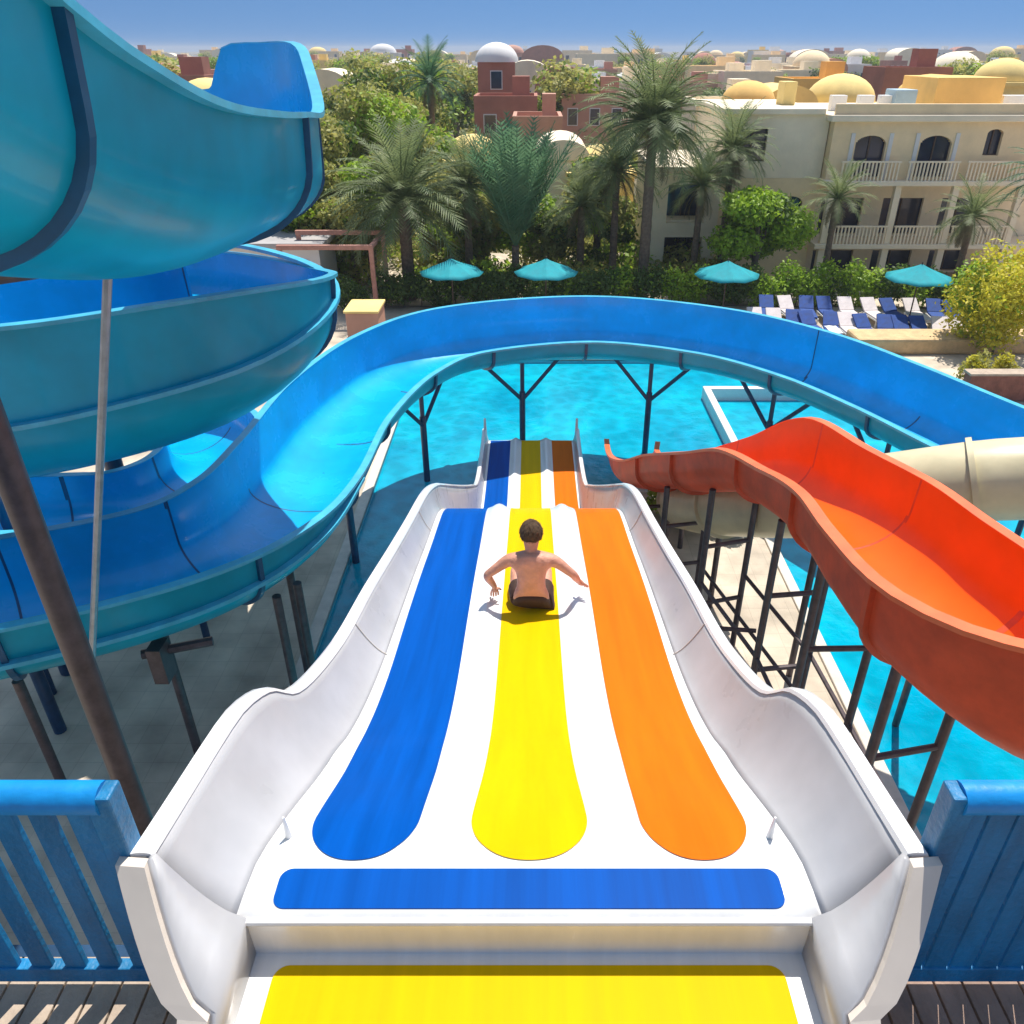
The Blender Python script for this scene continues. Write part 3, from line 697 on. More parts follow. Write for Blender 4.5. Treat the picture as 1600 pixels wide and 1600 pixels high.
# ------------------------------------------------------------------ vegetation builders
def leaf_mesh(name, blobs, count, size, m, seed, flat=.6, mats=None, fill=.5):
    """many small leaf faces spread through a set of ellipsoidal clumps: blobs = (cx,cy,cz,rx,ry,rz)"""
    rng = np.random.default_rng(seed); B = np.array(blobs, float)
    vol = (B[:,3]*B[:,4]*B[:,5])**.8; pr = vol/vol.sum()
    idx = rng.choice(len(B), count, p=pr)
    d = rng.normal(size=(count,3)); d /= np.linalg.norm(d,axis=1)[:,None]
    rad = rng.random(count)**(1/3)*(1-fill) + fill*rng.random(count)**.2
    rad = np.minimum(rad*1.02, 1.0) * (1 + .15*rng.normal(size=count))
    c = B[idx,:3] + d*rad[:,None]*B[idx,3:]
    nrm = d*.5 + rng.normal(size=(count,3))*flat + np.array([0,0,.35]); nrm /= np.linalg.norm(nrm,axis=1)[:,None]
    u = np.cross(nrm, rng.normal(size=(count,3))); u /= np.linalg.norm(u,axis=1)[:,None]; v = np.cross(nrm, u)
    sz = size*(.6 + .8*rng.random(count)); L_ = sz[:,None]; W_ = (sz*.5)[:,None]
    q = np.stack([c - u*L_, c + v*W_, c + u*L_*1.0, c - v*W_], 1).reshape(-1,3)
    me = bpy.data.meshes.new(name); me.vertices.add(count*4); me.vertices.foreach_set('co', q.ravel())
    me.loops.add(count*4); me.loops.foreach_set('vertex_index', np.arange(count*4)); me.polygons.add(count)
    me.polygons.foreach_set('loop_start', np.arange(0,count*4,4)); me.polygons.foreach_set('loop_total', np.full(count,4))
    ms = mats or [m]
    for k in ms: me.materials.append(k)
    if len(ms) > 1:
        bm_ = rng.integers(0, len(ms), len(B)); mi = bm_[idx]; flip = rng.random(count) < .2
        mi[flip] = rng.integers(0, len(ms), flip.sum()); me.polygons.foreach_set('material_index', mi)
    me.update(calc_edges=True)
    o = bpy.data.objects.new(name, me); COL.objects.link(o); return o

def tree(x, y, h, w_, label, mats, seed, group=None, count=9000, leaf=.16, trunk=.35, cat='tree', name='tree', z=0):
    rng = random.Random(seed); r = empty(name, (x, y, z)); tag(r, label, cat, group)
    blobs = []; base = h*trunk
    for k in range(rng.randint(13, 17)):
        a = rng.uniform(0, 6.28); rr = rng.random()**.6 * w_*.36; zz = base + (h-base)*(.12 + .72*rng.random())
        k2 = 1 - abs((zz-base)/(h-base) - .45)*.7; s_ = w_*rng.uniform(.13,.24)
        blobs.append((math.cos(a)*rr*k2, math.sin(a)*rr*k2, zz, s_, s_, s_*rng.uniform(.6,.9)))
    c = leaf_mesh('crown', blobs, count, leaf, None, seed, mats=mats); c.parent = r
    t = MB(); top = Vector((rng.uniform(-.3,.3), rng.uniform(-.3,.3), h*.62)); tr_ = h*.028+.05
    t.tube([(0,0,-.1),(top.x*.2,top.y*.3,h*.2),(top.x*.6,top.y*.5,h*.4),tuple(top)], [tr_*1.3,tr_,tr_*.75,tr_*.4], 9)
    for b in blobs[:8]:
        s0 = Vector((top.x*.4, top.y*.4, h*rng.uniform(.22,.45))); e = Vector(b[:3])
        t.tube([s0, (s0+e)/2 + Vector((0,0,.12)), e], [tr_*.45,tr_*.28,tr_*.1], 6)
    t.build('trunk', M['bark2'], r, smooth=True); return r

def palm(x, y, h, L_, label, seed, upright=0.0, mats=None, trunk_r=.17, nf=46, z=0, group='date palms', lean=0.0, dry=8):
    rng = random.Random(seed); r = empty('palm_tree', (x, y, z)); tag(r, label, 'palm tree', group)
    t = MB(); top = Vector((lean, 0, h)); N_ = 26; pts = []; rad = []
    for i in range(N_):
        f = i/(N_-1); pts.append((lean*f*f, 0, h*f)); rad.append(trunk_r*(1.15 - .25*f + (.07 if i % 2 else -.03)))
    t.tube(pts, rad, 12).build('trunk', M['bark'], r)
    # boot under the crown
    def frond(mb, az, el, ln, droop):
        d = Vector((math.cos(az), math.sin(az), 0)); P_ = []; p = Vector(top); ang = el
        seg = 11
        for i in range(seg+1):
            P_.append(p.copy()); p = p + (d*math.cos(ang) + Vector((0,0,1))*math.sin(ang))*(ln/seg); ang -= droop/seg*(1 + .8*i/seg)
        mb.tube(P_, [.035*(1-.85*i/seg)*max(ln/2.5,.6) for i in range(seg+1)], 4, caps=False)
        side = Vector((-d.y, d.x, 0)); nl = 26
        for k in range(nl):
            f = .10 + .90*k/nl; i = f*seg; a = P_[int(i)]; b = P_[min(int(i)+1,seg)]; q = a.lerp(b, i-int(i)); tn = (b-a).normalized() if (b-a).length>0 else d
            up_ = side.cross(tn).normalized()
            if up_.z < 0: up_ = -up_
            ll = ln*.26*math.sin(math.pi*min(.15+f*.85,.97))**.6*rng.uniform(.8,1.1)
            for s in (-1, 1):
                dr = (side*s*.72 + tn*.75 + up_*rng.uniform(-.05,.30)).normalized(); e = q + dr*ll + Vector((0,0,-ll*.18)); w0 = tn*.028*max(ln/2.5,.7)
                mb.add([q - w0, q + w0, e], [(0,1,2)])
    cr = MB(); dr_ = MB()
    for k in range(nf):
        f = k/nf; el = R(82) - R(105 - 45*upright)*f**1.05 + R(rng.uniform(-6,6)); az = k*2.399963 + rng.uniform(-.2,.2)
        cr.cur = 0; frond(cr, az, el, L_*rng.uniform(.85,1.08), R(62 - 30*upright)*(1 if f > .15 else .6))
    cr.build('crown', mats or M['frond'], r)
    if dry:
        for k in range(dry): frond(dr_, rng.uniform(0,6.28), R(rng.uniform(-55,-30)), L_*.7, R(40))
        dr_.build('dry_fronds', M['frond_dry'], r)
    return r

# ------------------------------------------------------------------ hedge, shrubs, palms, trees behind the pool
def hedge(px0, px1, Y, h, label, seed, mats, group='hedge behind the pool', d=.8):
    a = PY(px0, 450, Y); b = PY(px1, 450, Y); L_ = b.x - a.x; rng = random.Random(seed)
    blobs = [(L_*(k+.5)/max(int(L_/.55),1), rng.uniform(-.3,.3)*d, h*rng.uniform(.35,.72), .62, d*.8, h*.42*rng.uniform(.8,1.1)) for k in range(max(int(L_/.55),1))]
    o = leaf_mesh('hedge', blobs, int(1300*L_), .085, None, seed, mats=mats, fill=.6); o.location = (a.x, Y, 0)
    st = MB()
    for k in range(int(L_/.8)): st.tube([(k*.8+.3,0,0),(k*.8+.35,.05,h*.6)], .03, 5)
    st.tube([(.1,0,.03),(L_-.1,0,.03)], .03, 5)
    st.build('stems', M['bark2'], o); tag(o, label, 'hedge', group); return o
HG = [M['leaf_dark'], M['leaf_dark'], M['leaf_bright']]
hedge(590, 700, 35.2, 1.5, 'dark green hedge left of the two left-hand teal umbrellas', 1, HG)
hedge(700, 900, 35.6, 1.6, 'green hedge behind the two left-hand teal umbrellas', 2, HG)
hedge(900, 1180, 35.4, 1.7, 'green hedge between the tallest palm and the bright green tree', 3, HG)
hedge(1180, 1380, 35.2, 1.9, 'tall green hedge in front of the apartment balconies', 4, [M['leaf_dark'], M['leaf_bright'], M['leaf_bright']])
hedge(1380, 1540, 35.0, 1.7, 'green hedge behind the right-hand teal umbrella', 5, HG)

def at_ground(px, Y): return PY(px, 450, Y).x
# palms
palm(at_ground(1003,36.5), 36.5, 7.3, 3.6, 'tallest palm with a straight trunk, left of the apartment building', 11, .15, M['frond'], .22, 84)
p_ = palm(at_ground(806,37.5), 37.5, 2.2, 5.2, 'slim palm with upright blue-green fronds in front of the cream domes', 12, 1.85, M['frond_slim'], .18, 64, dry=0)
palm(at_ground(640,36.5), 36.5, 4.2, 3.9, 'wide palm with silvery fronds and a pale trunk behind the left umbrella', 13, .2, M['frond'], .26, 76)
palm(at_ground(1283,37.0), 37.0, 4.3, 1.9, 'small palm in front of the middle of the apartment building', 14, .3, M['frond'], .13, 34)
palm(at_ground(1590,34.5), 34.5, 5.4, 2.3, 'palm at the right-hand end of the apartment building', 15, .3, M['frond_dark'], .17, 44)
palm(at_ground(905,39.5), 39.5, 3.6, 2.5, 'short olive palm between the slim palm and the tallest palm', 16, .2, M['frond'], .17, 40)
palm(at_ground(690,56), 56, 8.2, 2.7, 'dark palm standing high behind the cream domes', 17, .2, M['frond_dark'], .2, 40)
palm(at_ground(1490,36.0), 36.0, 3.7, 2.0, 'low palm beside the right-hand balconies', 18, .25, M['frond'], .14, 34)
palm(at_ground(1080,38.0), 38.0, 4.7, 2.3, 'palm leaning against the left wing of the apartment building', 19, .3, M['frond'], .15, 36)
palm(at_ground(560,40), 40, 3.0, 2.6, 'low palm among the olive trees beside the blue slide', 20, .25, M['frond'], .2, 38)
palm(at_ground(735,38.6), 38.6, 4.6, 2.8, 'palm between the wide palm and the slim palm', 61, .2, M['frond'], .17, 54)
palm(at_ground(955,38.8), 38.8, 5.2, 2.7, 'palm just left of the tallest palm, standing behind it', 62, .2, M['frond'], .16, 50)
palm(at_ground(1120,39.2), 39.2, 6.0, 2.4, 'tall palm screening the left end of the apartment building', 63, .2, M['frond'], .15, 50)
palm(at_ground(495,42), 42, 6.2, 2.8, 'palm rising from the olive trees just right of the upper flume', 64, .2, M['frond'], .17, 50)
# trees
tree(at_ground(1175,37.2), 37.2, 5.0, 4.8, 'bright green round tree between the two wings of the apartments', [M['leaf_bright'], M['leaf_bright'], M['leaf_dark']], 31, count=15000, leaf=.11)
OL = [M['leaf'], M['leaf'], M['leaf_dark'], M['leaf_bright']]
TR = [(470,44,7.4,6.5),(545,43,7.8,6.2),(600,47,8.8,7),(660,50,8.0,6.5),(505,39,5.4,4.8),(585,39.5,5.8,5),(720,43,5.0,5),(760,41,4.2,4.4),(860,41.5,4.0,4.2),(930,43,5.4,4.6),(470,58,10.0,8),(560,62,9.6,8),(640,60,9.9,8),(300,50,8.2,7),(220,46,7.6,7),(120,44,7.0,7),(30,42,7.5,7)]
LB = ['olive tree next to the blue slide, its crown cut by the upper flume','olive tree with a tall crown right of the blue slide','tallest olive tree left of the dark high palm','olive tree under the dark high palm','low olive tree above the pergola, nearest the blue slide','low olive tree behind the wide palm','rounded olive bush-like tree below the cream domes','small olive tree left of the slim palm','small olive tree right of the slim palm','olive tree behind the tallest palm','far tree on the skyline just right of the blue slide','far tree on the skyline above the olive trees','far tree on the skyline left of the dark high palm',
      'tree seen through the loop of the upper flume','tree hidden low behind the upper flume','tree behind the left part of the blue coil','tree at the far left behind the blue coil']
for k, ((px, Y, h, w_), lb) in enumerate(zip(TR, LB)):
    tree(at_ground(px,Y), Y, h, w_, lb, OL, 40+k, 'olive-green trees behind the pool', count=13000 if Y < 48 else 9000, leaf=.13 if Y < 48 else .17, trunk=.18)
def shrub(x, y, h, w_, label, mats, seed, cnt=2500, leaf=.07, z=0):
    rng = random.Random(seed); blobs = [(rng.uniform(-.35,.35)*w_, rng.uniform(-.35,.35)*w_, h*rng.uniform(.35,.75), w_*.28, w_*.28, h*.28) for k in range(8)]
    r = empty('shrub', (x, y, z)); tag(r, label, 'shrub'); c = leaf_mesh('foliage', blobs, cnt, leaf, None, seed, mats=mats, fill=.5); c.parent = r
    st = MB()
    for b in blobs[:6]: st.tube([(0,0,0), (b[0]*.6,b[1]*.6,b[2]*.6), b[:3]], [.03,.02,.01], 5)
    st.build('stems', M['bark2'], r)
ysh = [M['leaf_yellow'], M['leaf_yellow'], M['leaf_bright']]
shrub(at_ground(1590,28.5), 28.8, 4.2, 3.4, 'yellow-green shrub at the right edge beside the sand wall', ysh, 71, 9000, .09)
shrub(3.6, 16.9, 1.0, 1.3, 'olive shrub under the cream tube slide', [M['leaf'], M['leaf_bright']], 72, 3000)
shrub(4.7, 16.2, .8, 1.2, 'low green shrub at the pool edge under the red slide', [M['leaf_bright'], M['leaf_dark']], 73, 2500)
shrub(at_ground(545,34.5), 34.5, 1.5, 1.6, 'green shrub under the pergola', HG, 74, 3000)

# ------------------------------------------------------------------ umbrellas, loungers, pool-side things
def umbrella(x, y, h, label, copy=None):
    if copy is None:
        r = empty('parasol', (x, y, 0)); n_ = 8; Rr = 1.35
        vs = [(0,0,h+.55)]; rings = 5
        for i in range(1, rings+1):
            f = i/rings
            for k in range(n_*4):
                a = 2*math.pi*k/(n_*4); sag = .07*f*math.sin(a*n_/2)**2
                rr = Rr*f*(1-.05*abs(math.sin(a*n_/2))); vs.append((rr*math.cos(a), rr*math.sin(a), h + .55 - .55*f**.85 - sag))
        m_ = n_*4; fs = [(0,1+k,1+(k+1)%m_) for k in range(m_)]
        for i in range(rings-1): fs += [(1+i*m_+k, 1+(i+1)*m_+k, 1+(i+1)*m_+(k+1)%m_, 1+i*m_+(k+1)%m_) for k in range(m_)]
        c = MB().add(vs, fs).build('canopy', M['teal_cloth'], r, smooth=True, ang=25); so = c.modifiers.new('s','SOLIDIFY'); so.thickness = .015
        MB().tube([(0,0,0),(0,0,h+.62)], .03, 8).build('pole', M['wood'], r)
        MB().tube([(0,0,0),(0,0,.1)], .28, 16).build('base', M['steel'], r)
        rb = MB()
        for k in range(n_):
            a = 2*math.pi*(k+.0)/n_; rb.tube([(0,0,h+.05),(.7*math.cos(a),.7*math.sin(a),h+.12)], .012, 4)
        rb.build('ribs', M['wood'], r)
    else: r = copy_tree(copy); r.location = (x, y, 0)
    tag(r, label, 'umbrella', 'teal umbrellas along the hedge'); return r
u0 = umbrella(at_ground(707,33.6), 33.6, 1.95, 'teal umbrella furthest left, beside the wide palm')
umbrella(at_ground(853,33.6), 33.6, 0, 'teal umbrella below the slim upright palm', u0)
umbrella(at_ground(1133,33.2), 33.2, 0, 'teal umbrella below the bright green tree', u0)
umbrella(at_ground(1432,32.6), 32.6, 0, 'teal umbrella in front of the right-hand balconies', u0)

def lounger(x, y, rz, label, cushion, copy=None):
    if copy is None:
        r = empty('sun_lounger', (0,0,0))
        fr = MB(); fr.box((-.33,-.95,.26),(.33,.45,.31)); fr.build('frame', M['white_paint'], r)
        for sx in (-1,1):
            for yy in (-.85,.35): MB().box((sx*.3-.025,yy-.025,0),(sx*.3+.025,yy+.025,.26)).build('leg', M['white_paint'], r)
        MB().box((-.30,-.93,.312),(.30,.38,.38)).build('cushion', cushion, r, bevel=.02)
        b_ = MB(); b_.add([(-.30,.36,.33),(.30,.36,.33),(.30,.95,.72),(-.30,.95,.72),(-.30,.33,.40),(.30,.33,.40),(.30,.92,.79),(-.30,.92,.79)], [(0,1,2,3),(4,7,6,5),(0,4,5,1),(1,5,6,2),(2,6,7,3),(3,7,4,0)]); b_.build('backrest', cushion, r)
    else: r = copy_tree(copy)
    r.location = (x, y, .01); r.rotation_euler = (0, 0, rz); tag(r, label, 'sun lounger', 'sun loungers on the pool deck'); return r
lb = lounger(0, 0, 0, 'x', M['blue_mat']); lw = lounger(0, 0, 0, 'x', M['towel'])
rng = random.Random(9); first = {'b': True, 'w': True}
LO = [(1192,31.5,'w'),(1222,31.4,'w'),(1252,31.2,'b'),(1282,31.0,'b'),(1312,30.9,'b'),(1342,30.8,'w'),(1372,30.6,'b'),(1402,30.5,'b'),(1432,30.4,'b'),(1462,30.3,'b'),(1492,30.2,'w'),(1524,30.1,'w'),(1240,33.3,'w'),(1300,33.2,'b'),(1375,33.0,'w'),(1475,32.8,'b'),(1205,33.4,'b'),(1268,33.3,'b'),(1335,33.1,'w'),(1408,32.9,'b'),(1442,32.9,'w'),(1508,32.6,'b')]
ordn = ['first','second','third','fourth','fifth','sixth','seventh','eighth','ninth','tenth','eleventh','twelfth']
for k, (px, Y, c) in enumerate(LO):
    where = ('%s lounger from the left in the front row behind the blue flume' % ordn[k]) if k < 12 else ('%s lounger in the back row by the hedge' % ['third','fifth','seventh','tenth','first','fourth','sixth','eighth','ninth','eleventh'][k-12] if k < 22 else '%s lounger from the left in the row just behind the sand wall' % ordn[k-22])
    lab = ('navy ' if c == 'b' else 'pale ') + where; src = lb if c == 'b' else lw
    if first[c]: first[c] = False; src.location = (at_ground(px,Y), Y, .01); src.rotation_euler = (0,0,rng.uniform(-.2,.2)); tag(src, lab, 'sun lounger', 'sun loungers on the pool deck')
    else: lounger(at_ground(px,Y), Y, rng.uniform(-.2,.2), lab, None, src)
TW = [(1222,31.4,'lane_orange','orange towel on the front row of loungers'),(1312,30.9,'white_paint','white towel on the front row of loungers'),(1432,30.4,'lane_yellow','yellow towel on the front row of loungers')]
for px, Y, mk, lb_ in TW:
    vs = []; x_ = at_ground(px, Y)
    for j in range(9):
        for i in range(6): vs.append((x_ - .24 + .48*i/5, Y - .75 + 1.0*j/8, .405 + .012*math.sin(i*1.7 + j*1.3)))
    o = MB().add(vs, [(j*6+i, j*6+i+1, (j+1)*6+i+1, (j+1)*6+i) for j in range(8) for i in range(5)]).build('towel', M[mk], smooth=True, face=(0,0,1))
    so = o.modifiers.new('s','SOLIDIFY'); so.thickness = .012; tag(o, lb_, 'towel')
# sand wall and brick wall right of the pool
a = PZ(1320,555,0); b = PZ(1600,560,0)
o = MB().box((10.2, 27.0,0),(24, 28.4,.6)).build('sand_wall', M['sand'], bevel=.1); o.location = (2.1,1.8,0)
tag(o, 'long low yellow sandstone wall in front of the loungers', 'wall')
o = MB().box((14.2,24.2,0),(26,24.6,.9)).build('brick_wall', M['brick'], bevel=.02); tag(o, 'low red-brown brick wall right of the blue flume', 'wall')
MB().box((14.15,24.15,.9),(26.05,24.65,.97)).build('capping', M['board_light'], o)
for k,(x,y) in enumerate(((14.9,25.2),(15.9,25.4),(17.2,25.1))):
    shrub(x, y, 1.3, .9, ['thin shrub behind the left end of the brick wall','second thin shrub behind the brick wall','thin shrub at the picture edge behind the brick wall'][k], [M['leaf'],M['leaf_yellow']], 80+k, 900)
# pergola frame and pink wall left
pg = empty('pergola', (-8,33,0)); tag(pg, 'faded red timber frame standing beside the blue coil', 'pergola'); go = Vector(pg.location)
a = PY(432,386,33); b = PY(583,386,33); pz = a.z
MB().box(Vector((a.x,32.9,pz-.10))-go, Vector((b.x,33.1,pz+.08))-go).build('beam', M['pink_wood'], pg, bevel=.01)
for x in (a.x+.1, b.x-.1):
    MB().box(Vector((x-.09,32.92,0))-go, Vector((x+.09,33.08,pz-.1))-go).build('post', M['pink_wood'], pg, bevel=.01)
MB().box(Vector((a.x,35.9,pz-.1))-go, Vector((b.x,36.1,pz+.08))-go).build('beam', M['pink_wood'], pg)
x = b.x; MB().box(Vector((x-.18,33.12,pz-.08))-go, Vector((x-.02,35.88,pz+.06))-go).build('beam', M['pink_wood'], pg)
for x in (a.x+.1, b.x-.1): MB().box(Vector((x-.09,35.92,0))-go, Vector((x+.09,36.08,pz-.1))-go).build('post', M['pink_wood'], pg)
a = PY(542,500,30); b = PY(592,500,30)
o = MB().box((a.x,29.8,0),(b.x,31.4,1.3)).build('pink_wall', M['wall_pink'], bevel=.04); tag(o, 'short pink rendered wall between the coil and the hedge', 'wall')
MB().box((a.x-.05,29.75,1.3),(b.x+.05,31.45,1.38)).build('capping', M['wall_yellow'], o)
# people at the far right by the brick wall are only specks; a kiosk stands behind the coil
kb = empty('kiosk', (-14,34,0)); tag(kb, 'white flat-roofed kiosk glimpsed between the upper flume and the coil', 'kiosk'); ko = Vector(kb.location)
MB().box(Vector((-16.2,35.6,0))-ko, Vector((-9.3,38.6,2.55))-ko).build('wall', M['wall_white'], kb)
MB().box(Vector((-16.5,35.2,2.55))-ko, Vector((-9.0,38.9,2.75))-ko).build('roof', M['flat_roof'], kb)
for k in range(5):
    x = -15.8 + k*1.3; w_ = MB().box(Vector((x,35.56,.9))-ko, Vector((x+.8,35.62,2.0))-ko).build('window', M['white_paint'], kb)
    MB().box(Vector((x+.07,35.54,.97))-ko, Vector((x+.73,35.555,1.93))-ko).build('pane', M['glass'], w_)

# ------------------------------------------------------------------ apartment building
ab = empty('apartment_building', (14, 40, 0)); tag(ab, 'pale beige apartment building with arched windows and balconies, right of the palms', 'building'); ao = Vector(ab.location)
YB = 40.0
def bx(name, m, px0, px1, z0, z1, y0, y1, parent=None, bevel=0, yref=YB):
    xa = at_ground_z(px0, yref, (z0+z1)/2); xb = at_ground_z(px1, yref, (z0+z1)/2)
    return MB().box(Vector((xa,y0,z0))-ao, Vector((xb,y1,z1))-ao).build(name, m, parent or ab, bevel=bevel)
def at_ground_z(px, Y, z):
    # x of picture column px at distance Y and height z
    dz = z - CAM_Z; depth = Y*math.cos(PITCH) - dz*math.sin(PITCH); 
    return (px - 830)/FPX*depth
def zat(py, Y=YB): return PY(830, py, Y).z
zr, z3, z2 = zat(190), zat(281), zat(379)
def opening_wall(name, m, xa, xb, z0, z1, y, th, holes, parent, arch=True):
    """wall slab in the XZ plane with real openings; holes: (xa,xb,za,zb,arched)"""
    mb = MB(); xs = sorted(set([xa, xb] + [h[0] for h in holes] + [h[1] for h in holes])); zs = sorted(set([z0, z1] + [h[2] for h in holes] + [h[3] for h in holes]))
    for i in range(len(xs)-1):
        run = None
        for j in range(len(zs)-1):
            cx, cz = (xs[i]+xs[i+1])/2, (zs[j]+zs[j+1])/2
            if any(h[0] < cx < h[1] and h[2] < cz < h[3] for h in holes): 
                if run is not None: mb.box(Vector((xs[i],y,zs[run]))-ao, Vector((xs[i+1],y+th,zs[j]))-ao); run = None
            elif run is None: run = j
        if run is not None: mb.box(Vector((xs[i],y,zs[run]))-ao, Vector((xs[i+1],y+th,z1))-ao)
    for h in holes:
        if h[4]:                                    # spandrels that turn the head into an arch
            cx = (h[0]+h[1])/2; hw = (h[1]-h[0])/2; rise = hw*.55; n_ = 22
            for k in range(n_):
                xl = h[0] + 2*hw*k/n_; xr = h[0] + 2*hw*(k+1)/n_; xm = ((xl+xr)/2 - cx)/hw; zc = h[3] - rise*(1 - math.sqrt(max(1-xm*xm,0)))
                if h[3]-zc > .004: mb.box(Vector((xl,y+.004,zc))-ao, Vector((xr,y+th-.004,h[3]))-ao)
    return mb.build(name, m, parent)
def window(xa, xb, za, zb, y, parent, fr=None):
    f_ = MB(); t = .06
    for a, b in (((xa,za),(xa+t,zb)),((xb-t,za),(xb,zb)),((xa+t,zb-t),(xb-t,zb)),((xa+t,za),(xb-t,za+t)),(((xa+xb)/2-t/2,za+t),((xa+xb)/2+t/2,zb-t))):
        f_.box(Vector((a[0],y-.03,a[1]))-ao, Vector((b[0],y+.03,b[1]))-ao)
    w_ = f_.build('window', fr or M['wood'], parent)
    MB().box(Vector((xa+.02,y+.032,za+.02))-ao, Vector((xb-.02,y+.05,zb-.02))-ao).build('pane', M['glass'], w_)
X = lambda px, z=4: at_ground_z(px, YB, z)
# right wing: x from px 1285 to 1620
xa, xb = X(1285), X(1660)
holes_top = [(X(1322), X(1368), z3+.12, zat(212), True), (X(1420), X(1468), z3+.12, zat(212), True), (X(1518), X(1542), zat(243), zat(202), True)]
opening_wall('wall', M['wall_beige'], xa, xb, z3, zr, YB, .3, holes_top, ab)
for h in holes_top: window(h[0]-.05, h[1]+.05, h[2]-.02, h[3]+.02, YB+.22, ab)
# recessed lower storeys (deep loggias)
YR = YB + 1.6
lowholes = []
for p0, p1 in ((1304,1372),(1404,1470),(1500,1560)):
    lowholes.append((X(p0), X(p1), z2+.1, zat(318), False)); lowholes.append((X(p0), X(p1), .1, z2-.7, False))
opening_wall('wall', M['wall_pale'], xa, xb, 0, z3-.25, YR, .3, lowholes, ab)
for h in lowholes: window(h[0]-.05, h[1]+.05, h[2]-.02, h[3]+.02, YR+.2, ab)
for zz in (z2, z3): MB().box(Vector((xa-.1,YB-.45,zz-.22))-ao, Vector((xb,YR-.003,zz))-ao).build('balcony_slab', M['wall_pale'], ab, bevel=.02)
for p in (1296,1398,1488,1590):
    MB().box(Vector((X(p)-.16,YB-.30,0))-ao, Vector((X(p)+.16,YB+.02,z2-.223))-ao).build('column', M['wall_pale'], ab, bevel=.02)
    MB().box(Vector((X(p)-.15,YB-.29,z2+.003))-ao, Vector((X(p)+.15,YB+.01,z3-.223))-ao).build('column', M['wall_pale'], ab, bevel=.02)
def balustrade(x0, x1, z, y, hh=.85):
    r = MB().box(Vector((x0,y-.05,z+hh-.07))-ao, Vector((x1,y+.05,z+hh))-ao).build('balustrade', M['wall_pale'], ab)
    b_ = MB(); n_ = int((x1-x0)/.17)
    for k in range(n_): xk = x0 + (k+.5)*(x1-x0)/n_; b_.box(Vector((xk-.035,y-.03,z))-ao, Vector((xk+.035,y+.03,z+hh-.07))-ao)
    b_.build('balusters', M['wall_pale'], r)
PB = [X(p) for p in (1296,1398,1488,1590)]
for i in range(3):
    for zz in (z2, z3): balustrade(PB[i]+.17, PB[i+1]-.17, zz+.002, YB-.36)
MB().box(Vector((xa,YB+.302,z3))-ao, Vector((xb,YB+9,zr-.01))-ao).build('upper_block', M['wall_beige'], ab)
MB().box(Vector((xa,YR+.302,0))-ao, Vector((xb,YB+9,z3-.01))-ao).build('lower_block', M['wall_beige'], ab)
MB().box(Vector((xa-.25,YB-.25,zr))-ao, Vector((xb,YB+9.2,zr+.28))-ao).build('cornice', M['wall_pale'], ab, bevel=.04)
MB().box(Vector((xa-.05,YB-.02,zr+.28))-ao, Vector((xb,YB+.2,zr+.72))-ao).build('parapet', M['wall_beige'], ab, bevel=.03)
for p0, p1, zz in ((1316,1374,.1),(1414,1474,.1)):   # raised surrounds of the arched windows
    for q in (p0, p1): MB().box(Vector((X(q)-.09,YB-.05,z3+.01))-ao, Vector((X(q)+.09,YB-.002,zat(208)))-ao).build('pilaster', M['wall_white'], ab)
for k, p in enumerate((1302,1345,1378,1570,1592)):
    MB().box(Vector((X(p),YB+2.4,zr+.284))-ao, Vector((X(p)+.7,YB+2.9,zr+.95))-ao).build('air_conditioner', M['white_paint'], ab, bevel=.02)
# left wing
xl, xm = X(1128), X(1284)
hl = [(X(1148), X(1192), zat(255), zat(203), False)]
opening_wall('wall', M['wall_pale'], xl, xm-.02, z3, zr+.25, YB+.6, .3, hl, ab); window(hl[0][0]-.05, hl[0][1]+.05, hl[0][2]-.02, hl[0][3]+.02, YB+.82, ab)
MB().box(Vector((xl,YB+.902,0))-ao, Vector((xm-.02,YB+8,zr+.22))-ao).build('side_block', M['wall_pale'], ab)
MB().box(Vector((xl-.2,YB+.4,zr+.25))-ao, Vector((xm-.3,YB+8.2,zr+.5))-ao).build('cornice', M['wall_pale'], ab, bevel=.04)
opening_wall('wall', M['wall_beige'], xl, xm-.02, 0, z3-.01, YB+.6, .3, [(X(1225), X(1262), z2+.3, zat(310), True)], ab); window(X(1225)-.05, X(1262)+.05, z2+.28, zat(310)+.02, YB+.82, ab)
# low porch at far left of the building
xp0, xp1 = X(1022), X(1127)
zp = zat(268)
opening_wall('wall', M['wall_pale'], xp0, xp1, 0, zp, YB+.2, .3, [(X(1045), X(1106), zat(350), zat(290), False), (X(1045), X(1106), .1, zat(372), False)], ab)
MB().box(Vector((xp0,YB+1.8,0))-ao, Vector((xp1,YB+7,zp-.05))-ao).build('porch_block', M['wall_beige'], ab)
for za_, zb_ in ((zat(350),zat(290)),(.1,zat(372))): window(X(1048), X(1103), za_, zb_, YB+1.7, ab)
MB().box(Vector((xp0-.1,YB+.0,zp))-ao, Vector((xp1,YB+7.2,zp+.2))-ao).build('cornice', M['wall_pale'], ab, bevel=.03)
MB().box(Vector((xp0+.1,YB+.52,zat(352)))-ao, Vector((xp1-.1,YB+1.78,zat(352)+.15))-ao).build('balcony_slab', M['wall_pale'], ab)
